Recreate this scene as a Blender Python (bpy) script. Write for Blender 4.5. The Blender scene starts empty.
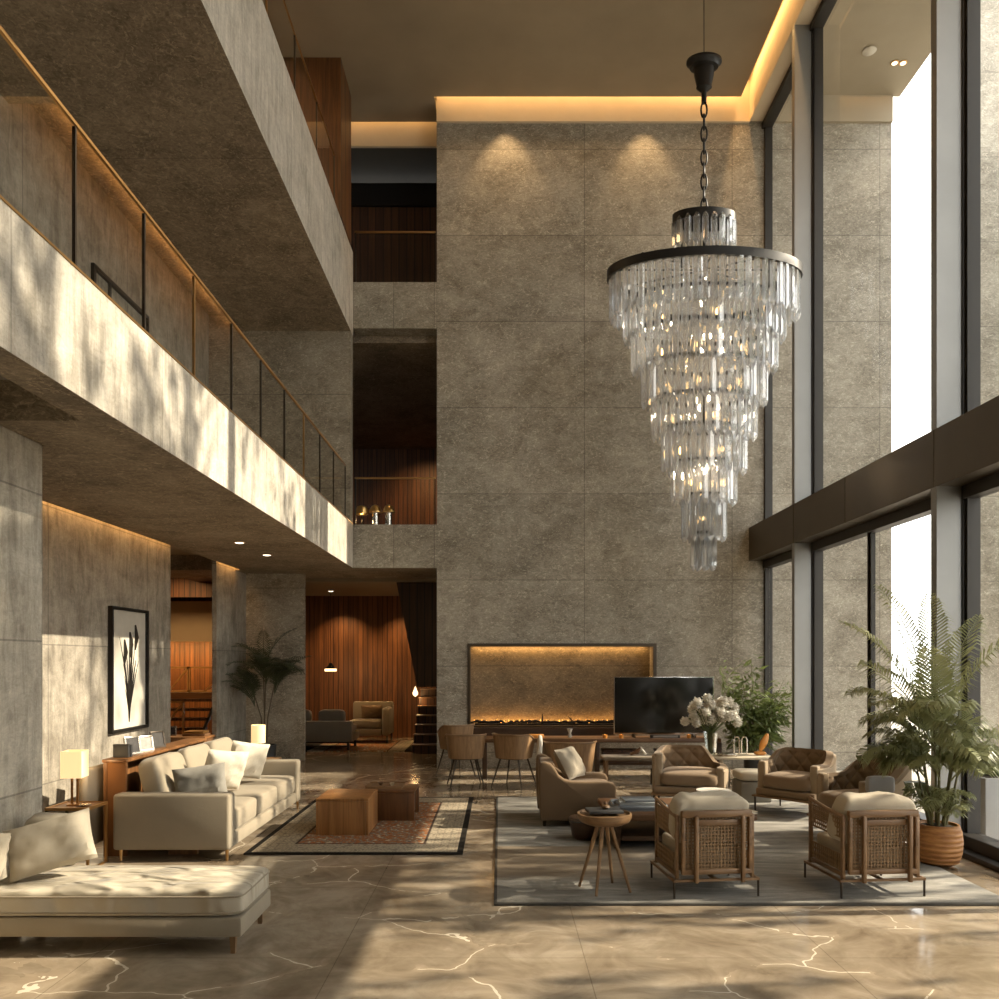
import bpy, bmesh, math, random
from mathutils import Vector, Matrix, Euler, noise as mnoise
PI = math.pi
R = math.radians
rng = random.Random(7)
scn = bpy.context.scene
COL = scn.collection

# ------------------------------------------------------------------ mesh builder
class MB:
    def __init__(s):
        s.v = []; s.f = []
    def add(s, vs, fs, M=None):
        o = len(s.v)
        if M is not None:
            vs = [M @ Vector(p) for p in vs]
        s.v.extend(tuple(p) for p in vs)
        s.f.extend(tuple(i + o for i in f) for f in fs)
        return s
    def box(s, x0, x1, y0, y1, z0, z1, b=0.0, seg=2, M=None):
        vs = [(x, y, z) for x in (x0, x1) for y in (y0, y1) for z in (z0, z1)]
        fs = [(0, 1, 3, 2), (4, 6, 7, 5), (0, 4, 5, 1), (2, 3, 7, 6), (0, 2, 6, 4), (1, 5, 7, 3)]
        if b <= 0:
            return s.add(vs, fs, M)
        bm = bmesh.new()
        bv = [bm.verts.new(p) for p in vs]
        for f in fs: bm.faces.new([bv[i] for i in f])
        b = min(b, 0.49 * min(x1 - x0, y1 - y0, z1 - z0))
        bmesh.ops.bevel(bm, geom=list(bm.edges), offset=b, segments=seg, profile=0.5, affect='EDGES')
        bm.verts.index_update()
        vs = [v.co.copy() for v in bm.verts]
        fs = [[v.index for v in f.verts] for f in bm.faces]
        bm.free()
        return s.add(vs, fs, M)
    def tube(s, pts, r, n=8, closed=False, M=None, flat=1.0):
        pts = [Vector(p) for p in pts]
        k = len(pts)
        rs = r if isinstance(r, (list, tuple)) else [r] * k
        vs = []; fs = []
        up = None
        for i, p in enumerate(pts):
            a = pts[i - 1] if (i > 0 or closed) else p
            c = pts[(i + 1) % k] if (i < k - 1 or closed) else p
            t = (c - a).normalized() if (c - a).length > 1e-9 else Vector((0, 0, 1))
            if up is None:
                up = Vector((0, 0, 1)) if abs(t.z) < 0.9 else Vector((0, 1, 0))
            u = t.cross(up)
            if u.length < 1e-6: u = t.cross(Vector((1, 0, 0)))
            u.normalize(); w = u.cross(t).normalized(); up = w
            for j in range(n):
                q = 2 * PI * (j + .5) / n
                vs.append(p + u * math.cos(q) * rs[i] + w * math.sin(q) * rs[i] * flat)
        m = k if closed else k - 1
        for i in range(m):
            for j in range(n):
                a = i * n + j; b2 = i * n + (j + 1) % n
                c = ((i + 1) % k) * n + (j + 1) % n; d = ((i + 1) % k) * n + j
                fs.append((a, b2, c, d))
        if not closed:
            fs.append(tuple(range(n))[::-1]); fs.append(tuple((k - 1) * n + j for j in range(n)))
        return s.add(vs, fs, M)
    def bar(s, p, q, w, h=None, M=None):          # square-section bar from p to q
        return s.tube([p, q], [w * .7071] * 2, 4, M=M, flat=(h or w) / w)
    def lathe(s, prof, c=(0, 0, 0), n=24, sx=1, sy=1, M=None, cap=True):
        vs = []; fs = []
        k = len(prof)
        for r, z in prof:
            for j in range(n):
                q = 2 * PI * j / n
                vs.append((c[0] + r * math.cos(q) * sx, c[1] + r * math.sin(q) * sy, c[2] + z))
        for i in range(k - 1):
            for j in range(n):
                fs.append((i * n + j, i * n + (j + 1) % n, (i + 1) * n + (j + 1) % n, (i + 1) * n + j))
        if cap:
            fs.append(tuple(range(n))[::-1]); fs.append(tuple((k - 1) * n + j for j in range(n)))
        return s.add(vs, fs, M)
    def prism(s, prof, x0, x1, M=None, axis='x'):  # prof: list of (a,b) polygon extruded along axis
        n = len(prof)
        if axis == 'x': vs = [(x0, a, b) for a, b in prof] + [(x1, a, b) for a, b in prof]
        elif axis == 'y': vs = [(a, x0, b) for a, b in prof] + [(a, x1, b) for a, b in prof]
        else: vs = [(a, b, x0) for a, b in prof] + [(a, b, x1) for a, b in prof]
        fs = [tuple(range(n)), tuple(range(n, 2 * n))[::-1]]
        for i in range(n):
            j = (i + 1) % n
            fs.append((i, i + n, j + n, j))
        return s.add(vs, fs, M)
    def cushion(s, size, M=None, e=0.28, nu=28, nv=14, wr=0.0, seed=0, crown=0.0):
        # soft block: superellipsoid with wrinkles
        a, b, c = [q / 2 for q in size]
        def pw(t, e): return math.copysign(abs(t) ** e, t)
        vs = []; fs = []
        for i in range(nv + 1):
            ph = -PI / 2 + PI * i / nv
            for j in range(nu):
                th = 2 * PI * (j + .5) / nu
                x = a * pw(math.cos(ph), e * 1.3) * pw(math.cos(th), e)
                y = b * pw(math.cos(ph), e * 1.3) * pw(math.sin(th), e)
                z = c * pw(math.sin(ph), e * 1.6)
                if crown: z += crown * (1 - (x / a) ** 2) * (1 - (y / b) ** 2) * (1 if z > 0 else .3)
                if wr:
                    d = mnoise.noise(Vector((x * 5 + seed, y * 5, z * 5))) + .5 * mnoise.noise(Vector((x * 14 + seed, y * 9, z * 3)))
                    l = Vector((x, y, z)); l = l.normalized() if l.length else l
                    x += l.x * d * wr; y += l.y * d * wr; z += l.z * d * wr
                vs.append((x, y, z))
        for i in range(nv):
            for j in range(nu):
                fs.append((i * nu + j, i * nu + (j + 1) % nu, (i + 1) * nu + (j + 1) % nu, (i + 1) * nu + j))
        return s.add(vs, fs, M)
    def pillow(s, w, h, t, M=None, n=16, wr=0.012, seed=0):
        # throw pillow in local XZ plane, thickness along Y, pinched corners
        vs = []; fs = []
        for side in (1, -1):
            for i in range(n + 1):
                for j in range(n + 1):
                    u = -1 + 2 * i / n; v = -1 + 2 * j / n
                    k = (max(0, 1 - u ** 4) ** .5) * (max(0, 1 - v ** 4) ** .5)
                    pin = 1 - 0.045 * ((1 - u * u) if abs(v) > abs(u) else (1 - v * v)) * (max(abs(u), abs(v)) ** 4)
                    x = u * w / 2 * pin; z = v * h / 2 * pin
                    y = side * k * t / 2
                    d = mnoise.noise(Vector((u * 2.5 + seed, v * 2.5, side * 3 + seed))) + .6 * mnoise.noise(Vector((u * 7 + seed, v * 4, side)))
                    y += side * d * wr * (k > 0.05)
                    vs.append((x, y, z))
        m = (n + 1) ** 2
        for sd in range(2):
            for i in range(n):
                for j in range(n):
                    a = sd * m + i * (n + 1) + j
                    q = (a, a + n + 1, a + n + 2, a + 1)
                    fs.append(q if sd else q[::-1])
        return s.add(vs, fs, M)
    def build(s, name, mat, parent=None, smooth=True, ang=40, kind=None, label=None):
        me = bpy.data.meshes.new(name)
        me.from_pydata(s.v, [], s.f)
        me.validate(); me.update()
        bm = bmesh.new(); bm.from_mesh(me)
        bmesh.ops.remove_doubles(bm, verts=bm.verts, dist=1e-5)
        bmesh.ops.recalc_face_normals(bm, faces=bm.faces)
        bm.to_mesh(me); bm.free()
        if smooth and len(me.polygons):
            me.shade_smooth(); me.set_sharp_from_angle(angle=R(ang))
        me.materials.append(MAT[mat])
        o = bpy.data.objects.new(name, me); COL.objects.link(o)
        if parent is not None: o.parent = parent
        if kind: o['kind'] = kind
        if label: o['label'] = label
        return o

def T(x=0, y=0, z=0, rx=0, ry=0, rz=0, s=None):
    m = Matrix.Translation((x, y, z)) @ Euler((R(rx), R(ry), R(rz)), 'XYZ').to_matrix().to_4x4()
    return m
def tag(o, label, cat, group=None, kind=None):
    o['label'] = label; o['category'] = cat
    if group: o['group'] = group
    if kind: o['kind'] = kind
    return o
def thing(name, label, cat, loc=(0, 0, 0), rz=0, group=None):
    o = bpy.data.objects.new(name, None); COL.objects.link(o)
    o.empty_display_size = .1
    o.location = loc; o.rotation_euler = (0, 0, R(rz))
    return tag(o, label, cat, group)
def dup(root, loc, rz, label, group=None):
    kids = {}
    for o in bpy.data.objects:
        if o.parent is not None: kids.setdefault(o.parent.name, []).append(o)
    r = root.copy(); COL.objects.link(r); r.location = loc; r.rotation_euler = (0, 0, R(rz)); r['label'] = label
    if group: r['group'] = group
    for ch in kids.get(root.name, []):
        c = ch.copy(); COL.objects.link(c); c.parent = r
        for g in kids.get(ch.name, []):
            d = g.copy(); COL.objects.link(d); d.parent = c
    return r
def struct(name, mb, mat, parent=None, smooth=False, **k):
    o = mb.build(name, mat, parent, smooth=smooth, **k); o['kind'] = 'structure'; return o

# ------------------------------------------------------------------ materials
MAT = {}
class NT:
    def __init__(s, name):
        m = bpy.data.materials.new(name); m.use_nodes = True; MAT[name] = m
        s.t = m.node_tree; s.t.nodes.clear()
        s.out = s.t.nodes.new('ShaderNodeOutputMaterial')
    def n(s, typ, props=None, **inp):
        nd = s.t.nodes.new('ShaderNode' + typ)
        for k, v in (props or {}).items(): setattr(nd, k, v)
        for k, v in inp.items():
            k2 = k.replace('_', ' ')
            sock = None
            if k[0] == 'i' and k[1:].isdigit(): sock = nd.inputs[int(k[1:])]
            else: sock = nd.inputs[k2]
            s.set(sock, v)
        return nd
    def set(s, sock, v):
        if hasattr(v, 'is_linked') or isinstance(v, bpy.types.NodeSocket): s.t.links.new(v, sock)
        elif isinstance(v, bpy.types.Node): s.t.links.new(v.outputs[0], sock)
        else:
            if isinstance(v, (tuple, list)) and len(v) == 3 and sock.type == 'RGBA': v = (*v, 1)
            sock.default_value = v
    def math(s, op, a, b=0.0, c=0.0):
        return s.n('Math', {'operation': op}, i0=a, i1=b, i2=c).outputs[0]
    def mix(s, f, a, b, mode='MIX'):
        nd = s.t.nodes.new('ShaderNodeMix'); nd.data_type = 'RGBA'; nd.blend_type = mode
        s.set(nd.inputs[0], f); s.set(nd.inputs[6], a); s.set(nd.inputs[7], b)
        return nd.outputs[2]
    def ramp(s, f, stops):
        nd = s.t.nodes.new('ShaderNodeValToRGB'); s.set(nd.inputs[0], f)
        e = nd.color_ramp.elements
        while len(e) < len(stops): e.new(.5)
        for q, (p, c) in zip(e, stops):
            q.position = p; q.color = c if len(c) == 4 else (*c, 1)
        return nd.outputs[0]
    def noise(s, vec, scale, detail=4, rough=.55, dist=0.0):
        return s.n('TexNoise', None, Vector=vec, Scale=scale, Detail=detail, Roughness=rough, Distortion=dist).outputs[0]
    def mapping(s, vec, scale=(1, 1, 1), rot=(0, 0, 0)):
        return s.n('Mapping', None, Vector=vec, Scale=scale, Rotation=rot).outputs[0]
    def bsdf(s, **k):
        b = s.n('BsdfPrincipled', None, **k); s.t.links.new(b.outputs[0], s.out.inputs[0]); return b
def obco(t): return t.n('TexCoord').outputs['Object']

def stone(name, c1, c2, axes, tile, off, rough=.62, streak=None, joint=.0065, bump=.38, jd=.45):
    t = NT(name); co = obco(t)
    sep = t.n('SeparateXYZ', None, Vector=co)
    big = t.noise(co, .9, 5, .6, .8)
    mid = t.noise(t.mapping(co, (1, 1, 1.6), (0, R(30), 0)), 2.6, 9, .7, .9)
    st = t.mapping(co, streak or (7, 7, 16), (R(28), R(35), R(20)) if streak is None else (0, 0, 0))
    fine = t.noise(st, 1.6 if streak is None else 1.0, 10, .72, 2.2 if streak is None else .6)
    spk = t.noise(co, 60, 3, .6)
    grit = t.noise(t.mapping(co, (1, 1, 1.7), (0, R(35), 0)), 15, 7, .75, 1.4)
    f = t.math('ADD', t.math('MULTIPLY', big, .35), t.math('ADD', t.math('MULTIPLY', mid, .35), t.math('MULTIPLY', fine, .55)))
    col = t.ramp(f, [(.52, c1), (.62, tuple((a + b) / 2 for a, b in zip(c1, c2))), (.73, c2)])
    if streak is None:
        sv = t.mapping(co, (2.2, 2.2, 5.5), (R(10), R(38), R(15)))
        for q, (sc_, dv) in enumerate(((2.6, 2.5), (4.4, 3.5))):
            wc = t.n('TexNoise', None, Vector=co, Scale=2.0 + q, Detail=3).outputs[1]
            mv = t.n('Mix', {'data_type': 'VECTOR'}); t.set(mv.inputs[0], .30); t.set(mv.inputs[4], t.mapping(co, (1, 1, 1), (0, R(40 - 75 * q), 0))); t.set(mv.inputs[5], wc)
            r1 = t.n('TexVoronoi', {'feature': 'DISTANCE_TO_EDGE'}, Vector=t.mapping(mv.outputs[1], (2.4, 2.4, 7.5)), Scale=1.5 + .9 * q).outputs[0]
            fl = t.math('MULTIPLY', t.math('LESS_THAN', r1, .030), .40)
            col = t.mix(t.math('MULTIPLY', fl, t.math('GREATER_THAN', grit, .53)), col, tuple(min(1, x * 1.5) for x in c2))
    gk = t.math('MULTIPLY_ADD', t.math('SUBTRACT', grit, .5), 1.05, 1.0)
    col = t.mix(1.0, col, t.n('CombineColor', None, Red=gk, Green=gk, Blue=gk).outputs[0], 'MULTIPLY')
    col = t.mix(t.math('MULTIPLY', t.math('GREATER_THAN', spk, .66), .35), col, tuple(x * .55 for x in c1))
    line = None; cells = []
    for ax, w, o in zip(axes, tile, off):
        if not w: continue
        p = t.math('DIVIDE', t.math('SUBTRACT', sep.outputs['XYZ'.index(ax)], o), w)
        cells.append(t.math('FLOOR', p))
        fr = t.math('FRACT', p)
        d = t.math('MULTIPLY', t.math('MINIMUM', fr, t.math('SUBTRACT', 1.0, fr)), w)
        l = t.math('LESS_THAN', d, joint)
        line = l if line is None else t.math('MAXIMUM', line, l)
    if line is not None:
        cv = t.n('CombineXYZ', None, X=cells[0], Y=cells[-1], Z=3.0)
        wn = t.n('TexWhiteNoise', {'noise_dimensions': '3D'}, Vector=cv).outputs[0]
        k = t.math('ADD', .9, t.math('MULTIPLY', wn, .2))
        kc = t.n('CombineColor', None, Red=k, Green=k, Blue=k)
        col = t.mix(1.0, col, kc.outputs[0], 'MULTIPLY')
        col = t.mix(t.math('MULTIPLY', line, jd), col, (.03, .025, .02))
    h = t.math('ADD', t.math('MULTIPLY', fine, .5), t.math('ADD', t.math('MULTIPLY', mid, .3), t.math('MULTIPLY', grit, .4)))
    b = t.n('Bump', None, Strength=bump, Distance=.02, Height=h)
    t.bsdf(Base_Color=col, Roughness=rough, Normal=b.outputs[0])

def plain(name, c, rough=.5, metal=0, var=.12, scale=8, bump=0, spec=.5, sheen=0, coat=0):
    t = NT(name); co = obco(t)
    n = t.noise(co, scale, 4)
    col = t.mix(n, tuple(x * (1 - var) for x in c), tuple(min(1, x * (1 + var)) for x in c))
    k = dict(Base_Color=col, Roughness=rough, Metallic=metal, Specular_IOR_Level=spec, Sheen_Weight=sheen, Coat_Weight=coat)
    if bump: k['Normal'] = t.n('Bump', None, Strength=bump, Distance=.01, Height=t.noise(co, scale * 6, 3)).outputs[0]
    t.bsdf(**k)
def fabric(name, c, var=.1, sheen=.12, weave=420, bump=.25, rumple=0):
    t = NT(name); co = obco(t)
    n = t.noise(co, 5, 5)
    w = t.noise(co, weave, 2)
    col = t.mix(n, tuple(x * (1 - var) for x in c), tuple(min(1, x * (1 + var)) for x in c))
    col = t.mix(t.math('MULTIPLY', w, .35), col, tuple(x * .6 for x in c))
    b = t.n('Bump', None, Strength=bump, Distance=.004, Height=t.math('ADD', w, t.math('MULTIPLY', t.noise(co, 25, 4), 1.5)))
    if rumple:
        v = t.mapping(co, (2.4, 6.5, 1.2), (0, 0, R(-38)))
        h = t.noise(v, 1.5, 1, .4, .5)
        b = t.n('Bump', None, Strength=1.0, Distance=.13, Height=h, Normal=b.outputs[0])
    t.bsdf(Base_Color=col, Roughness=.9, Sheen_Weight=sheen, Specular_IOR_Level=.2, Normal=b.outputs[0])
def wood(name, c1, c2, axis='z', rough=.45, slat=0, scale=1.0, sax='x'):
    t = NT(name); co = obco(t)
    sc = {'x': (1.2, 22, 22), 'y': (22, 1.2, 22), 'z': (22, 22, 1.2)}[axis]
    g = t.noise(t.mapping(co, tuple(q * scale for q in sc)), 1.0, 6, .65, .7)
    g2 = t.noise(t.mapping(co, tuple(q * scale * .25 for q in sc)), 1.0, 4, .5, 1.0)
    f = t.math('ADD', t.math('MULTIPLY', g, .6), t.math('MULTIPLY', g2, .4))
    col = t.ramp(f, [(.35, c1), (.65, c2)])
    if slat:
        sep = t.n('SeparateXYZ', None, Vector=co)
        p = t.math('DIVIDE', sep.outputs['xyz'.index(sax)], slat)
        fr = t.math('FRACT', p)
        l = t.math('LESS_THAN', fr, .16)
        wn = t.n('TexWhiteNoise', {'noise_dimensions': '1D'}, W=t.math('FLOOR', p)).outputs[0]
        col = t.mix(t.math('MULTIPLY', wn, .4), col, tuple(x * .45 for x in c1))
        col = t.mix(t.math('MULTIPLY', l, .8), col, tuple(x * .2 for x in c1))
    b = t.n('Bump', None, Strength=.15, Distance=.005, Height=g)
    t.bsdf(Base_Color=col, Roughness=rough, Normal=b.outputs[0])
def emit(name, c, s):
    t = NT(name)
    e = t.n('Emission', None, Color=c, Strength=s); t.t.links.new(e.outputs[0], t.out.inputs[0])
def pane(name, tint=(.97, .98, .97), refl=1.0):
    t = NT(name)
    fr = t.n('Fresnel', None, IOR=1.45)
    geo = t.n('NewGeometry')
    tr = t.n('BsdfTransparent', None, Color=tint)
    gl = t.n('BsdfGlossy', None, Color=(1, 1, 1), Roughness=.0)
    fac = t.math('MULTIPLY', t.math('MULTIPLY', fr.outputs[0], refl), t.math('SUBTRACT', 1.0, geo.outputs['Backfacing']))
    mx = t.n('MixShader', None, i0=fac, i1=tr.outputs[0], i2=gl.outputs[0])
    t.t.links.new(mx.outputs[0], t.out.inputs[0])

S1, S2 = (.185, .160, .121), (.43, .39, .32)
stone('stone_back', S1, S2, 'XZ', (2.40, 1.40), (-1.02, .25))
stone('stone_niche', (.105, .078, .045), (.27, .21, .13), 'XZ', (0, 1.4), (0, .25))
stone('stone_left', (.17, .148, .115), (.40, .36, .295), 'YZ', (2.2, 1.35), (1.2, .55), streak=(3, 9, 2.2))
stone('stone_fascia', (.30, .27, .22), (.58, .535, .46), 'Y', (1.75,), (.4,), streak=(5, 14, 1.6), bump=.3, jd=.3)
stone('stone_pier', (.24, .21, .165), (.50, .46, .38), 'YZ', (1.05, 1.02), (.35, -.16), streak=(4, 10, 1.8))
stone('stone_bridge', S1, S2, 'X', (.66,), (-2.38,))
stone('stone_far', (.16, .13, .09), (.40, .35, .27), 'XZ', (2.6, 1.5), (-2.38, 1.5))
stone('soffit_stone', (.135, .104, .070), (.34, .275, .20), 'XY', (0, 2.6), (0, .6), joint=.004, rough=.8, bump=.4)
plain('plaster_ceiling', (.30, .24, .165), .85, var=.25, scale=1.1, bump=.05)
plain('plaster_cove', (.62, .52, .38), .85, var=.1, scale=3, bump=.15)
plain('plaster_exterior', (.36, .31, .23), .85, var=.15, scale=2)
plain('white_wall', (.7, .68, .64), .8)
plain('paving', (.5, .46, .4), .8, var=.2, scale=2)
plain('bronze', (.085, .066, .046), .42, .55, var=.15, scale=3)
plain('mullion_metal', (.27, .268, .26), .42, .6, var=.12, scale=2)
plain('gasket', (.022, .018, .014), .5)
plain('black_metal', (.010, .009, .008), .45, 0, spec=.35)
plain('dark_plaster', (.055, .05, .036), .8)
plain('dark_metal', (.055, .043, .032), .4, .7)
plain('brass', (.50, .29, .11), .34, .95, var=.1)
plain('brass_satin', (.60, .34, .13), .4, .25, var=.1)
plain('chrome', (.75, .73, .7), .15, 1.0, var=.03)
plain('gold_shade', (.75, .48, .18), .28, .9)
wood('wood_panel', (.075, .026, .008), (.26, .10, .032), 'z', .5, slat=.11)
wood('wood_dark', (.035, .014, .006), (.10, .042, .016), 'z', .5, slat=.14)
wood('wood_box', (.06, .024, .008), (.21, .088, .028), 'z', .45, slat=.3, sax='y')
wood('oak', (.14, .078, .034), (.28, .168, .082), 'z', .45)
wood('oak_x', (.135, .075, .032), (.27, .16, .078), 'x', .45)
wood('oak_y', (.135, .075, .032), (.27, .16, .078), 'y', .45)
wood('walnut_z', (.10, .042, .014), (.27, .125, .045), 'z', .42)
wood('walnut_x', (.075, .036, .015), (.20, .10, .045), 'x', .42)
wood('walnut_dark', (.035, .018, .010), (.085, .045, .022), 'x', .4)
wood('cube_wood', (.17, .07, .02), (.42, .20, .068), 'z', .42)
wood('cube_wood_dark', (.075, .03, .01), (.19, .08, .028), 'z', .42)
wood('cane', (.15, .088, .036), (.29, .18, .085), 'z', .6, scale=3)
wood('shell_wood', (.16, .085, .035), (.34, .205, .10), 'z', .5)
fabric('linen_cream', (.50, .44, .34))
fabric('linen_rumpled', (.52, .46, .355), rumple=1)
fabric('linen_sofa', (.33, .28, .205))
fabric('linen_light', (.62, .56, .45))
fabric('linen_grey', (.27, .255, .22))
fabric('pillow_stripe', (.29, .25, .19))
fabric('taupe', (.175, .115, .066), sheen=.1)
fabric('tan_fabric', (.36, .275, .185))
fabric('taupe_velvet', (.25, .175, .108), sheen=.15)
fabric('grey_sofa', (.20, .165, .12))
fabric('blanket_grey', (.36, .36, .36))
fabric('white_cloth', (.66, .62, .54))
fabric('leather_brown', (.20, .088, .032), sheen=0, weave=120)
plain('leather_tan', (.30, .16, .07), .5)
plain('orange_shell', (.62, .26, .05), .35)
plain('paper', (.55, .51, .43), .8)
plain('paper_grey', (.36, .36, .35), .7)
plain('book_blue', (.13, .145, .16), .6)
plain('book_dark', (.035, .035, .035), .6)
plain('book_cream', (.55, .48, .36), .7)
plain('photo_dark', (.035, .03, .026), .35, var=.8, scale=30)
plain('photo_light', (.30, .28, .25), .35, var=.7, scale=26)
plain('silver', (.55, .5, .43), .25, .9)
plain('black_ash', (.012, .010, .008), .8)
plain('soil', (.03, .02, .012), .95)
def leaf(name, c, var=.5, scale=4, tl=.35):
    t = NT(name); co = obco(t)
    col = t.mix(t.noise(co, scale, 4), tuple(x * (1 - var) for x in c), tuple(x * (1 + var) for x in c))
    p = t.n('BsdfPrincipled', None, Base_Color=col, Roughness=.42)
    l = t.n('BsdfTranslucent', None, Color=col)
    m = t.n('MixShader', None, i0=tl, i1=p.outputs[0], i2=l.outputs[0]); t.t.links.new(m.outputs[0], t.out.inputs[0])
leaf('leaf_palm', (.29, .305, .145), .45, 3)
leaf('leaf_bamboo', (.15, .195, .065), .55, 5)
leaf('leaf_dark', (.055, .068, .034), .4, 4)
plain('leaf_tree', (.06, .10, .03), .6, var=.4, scale=1)
plain('stem_green', (.13, .12, .05), .6)
plain('stem_brown', (.10, .075, .045), .7)
leaf('petal', (.87, .84, .77), .06, 8, .4)
plain('cactus_flower', (.7, .32, .04), .6)
plain('screen', (.008, .008, .007), .12, spec=.5)
plain('water', (.5, .5, .5), .1)
pane('window_glass', (.98, .985, .98), .55)
pane('rail_glass', (.965, .965, .95), .5)
emit('glow_soft', (1, .86, .62), 3)
emit('glow_warm', (1, .66, .32), 2.2)
emit('bulb', (1, .60, .22), 4.5)
emit('ember', (1, .42, .08), 2.0)
def lampshade():
    t = NT('lampshade'); co = obco(t)
    e = t.n('Emission', None, Color=(1, .66, .30), Strength=.62)
    d = t.n('BsdfDiffuse', None, Color=(.6, .5, .34))
    a = t.n('AddShader'); t.t.links.new(e.outputs[0], a.inputs[0]); t.t.links.new(d.outputs[0], a.inputs[1])
    t.t.links.new(a.outputs[0], t.out.inputs[0])
lampshade()
def crystal():
    t = NT('crystal')
    g = t.n('BsdfGlass', None, Color=(.95, .965, .985), Roughness=.01, IOR=1.55)
    tr = t.n('BsdfTransparent', None, Color=(.87, .905, .945))
    gl = t.n('BsdfGlossy', None, Color=(1, 1, 1), Roughness=.04)
    lw = t.n('LayerWeight', None, Blend=.35)
    m = t.n('MixShader', None, i0=t.math('MULTIPLY_ADD', lw.outputs[1], .78, .20), i1=tr.outputs[0], i2=gl.outputs[0])
    m1 = t.n('MixShader', None, i0=.45, i1=m.outputs[0], i2=g.outputs[0])
    df = t.n('BsdfDiffuse', None, Color=(.93, .95, .98)); tl = t.n('BsdfTranslucent', None, Color=(.90, .90, .90))
    dt = t.n('MixShader', None, i0=.5, i1=df.outputs[0], i2=tl.outputs[0])
    m2 = t.n('MixShader', None, i0=.20, i1=m1.outputs[0], i2=dt.outputs[0])
    t.t.links.new(m2.outputs[0], t.out.inputs[0])
crystal()
def vase_glass():
    t = NT('vase_glass')
    lw = t.n('LayerWeight', None, Blend=.4)
    tr = t.n('BsdfTransparent', None, Color=(.9, .92, .9)); gl = t.n('BsdfGlossy', None, Color=(1, 1, 1), Roughness=.03)
    m = t.n('MixShader', None, i0=lw.outputs[1], i1=tr.outputs[0], i2=gl.outputs[0])
    t.t.links.new(m.outputs[0], t.out.inputs[0])
vase_glass()
def marble():
    t = NT('marble_floor'); co = obco(t)
    big = t.noise(co, .55, 7, .62, 1.5)
    mid = t.noise(co, 2.3, 8, .65, 2.0)
    f = t.math('ADD', t.math('MULTIPLY', big, .6), t.math('MULTIPLY', mid, .4))
    col = t.ramp(f, [(.36, (.17, .128, .085)), (.5, (.29, .232, .165)), (.64, (.44, .37, .28))])
    w = t.noise(co, .8, 5, .6, .6)
    wv = t.n('Mix', {'data_type': 'VECTOR'}); t.set(wv.inputs[0], .35); t.set(wv.inputs[4], co)
    nc = t.n('TexNoise', None, Vector=co, Scale=1.3, Detail=4).outputs[1]; t.set(wv.inputs[5], nc)
    vo = t.n('TexVoronoi', {'feature': 'DISTANCE_TO_EDGE'}, Vector=t.mapping(wv.outputs[1], (.9, 1.5, 1), (0, 0, .6)), Scale=1.35).outputs[0]
    vein = t.math('MULTIPLY', t.math('LESS_THAN', vo, .0042), t.math('GREATER_THAN', w, .50))
    soft = t.math('MULTIPLY', t.math('SUBTRACT', 1.0, t.math('MINIMUM', t.math('MULTIPLY', vo, 14.0), 1.0)), .35)
    col = t.mix(t.math('MULTIPLY', soft, t.math('GREATER_THAN', w, .48)), col, (.50, .40, .28))
    col = t.mix(t.math('MULTIPLY', vein, .8), col, (.80, .72, .58))
    sep = t.n('SeparateXYZ', None, Vector=co); line = None
    for i, (w_, o) in enumerate(((1.45, .5), (1.45, .35))):
        fr = t.math('FRACT', t.math('DIVIDE', t.math('SUBTRACT', sep.outputs[i], o), w_))
        d = t.math('MULTIPLY', t.math('MINIMUM', fr, t.math('SUBTRACT', 1.0, fr)), w_)
        l = t.math('LESS_THAN', d, .003); line = l if line is None else t.math('MAXIMUM', line, l)
    col = t.mix(t.math('MULTIPLY', line, .4), col, (.05, .035, .02))
    rg = t.math('ADD', .05, t.math('MULTIPLY', mid, .16))
    t.bsdf(Base_Color=col, Roughness=rg, Specular_IOR_Level=.6)
marble()
def grey_rug():
    t = NT('rug_grey'); co = obco(t)
    a = t.noise(t.mapping(co, (.7, 3.2, 1)), 1.6, 7, .7, 1.0)
    b = t.noise(co, 160, 2)
    col = t.ramp(t.math('ADD', t.math('MULTIPLY', a, .8), t.math('MULTIPLY', b, .2)), [(.36, (.15, .142, .128)), (.52, (.27, .258, .232)), (.66, (.42, .40, .36))])
    sep = t.n('SeparateXYZ', None, Vector=co)       # sunlit warm strip painted into the rug colour, fading to the right
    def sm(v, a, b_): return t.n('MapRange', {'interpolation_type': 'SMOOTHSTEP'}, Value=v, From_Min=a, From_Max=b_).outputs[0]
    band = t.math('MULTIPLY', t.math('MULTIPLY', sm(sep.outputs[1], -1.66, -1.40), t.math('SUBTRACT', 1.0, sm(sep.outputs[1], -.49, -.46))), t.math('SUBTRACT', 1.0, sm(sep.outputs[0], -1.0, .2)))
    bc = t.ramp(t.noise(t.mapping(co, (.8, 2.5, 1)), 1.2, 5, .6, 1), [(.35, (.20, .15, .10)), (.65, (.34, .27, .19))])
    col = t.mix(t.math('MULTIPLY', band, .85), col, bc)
    ed = t.math('MAXIMUM', t.math('LESS_THAN', sep.outputs[0], -1.828), t.math('LESS_THAN', sep.outputs[1], -2.20))
    col = t.mix(t.math('MULTIPLY', ed, .75), col, (.03, .028, .025))
    bp = t.n('Bump', None, Strength=.5, Distance=.01, Height=b)
    t.bsdf(Base_Color=col, Roughness=.95, Specular_IOR_Level=.1, Normal=bp.outputs[0])
grey_rug()
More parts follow.
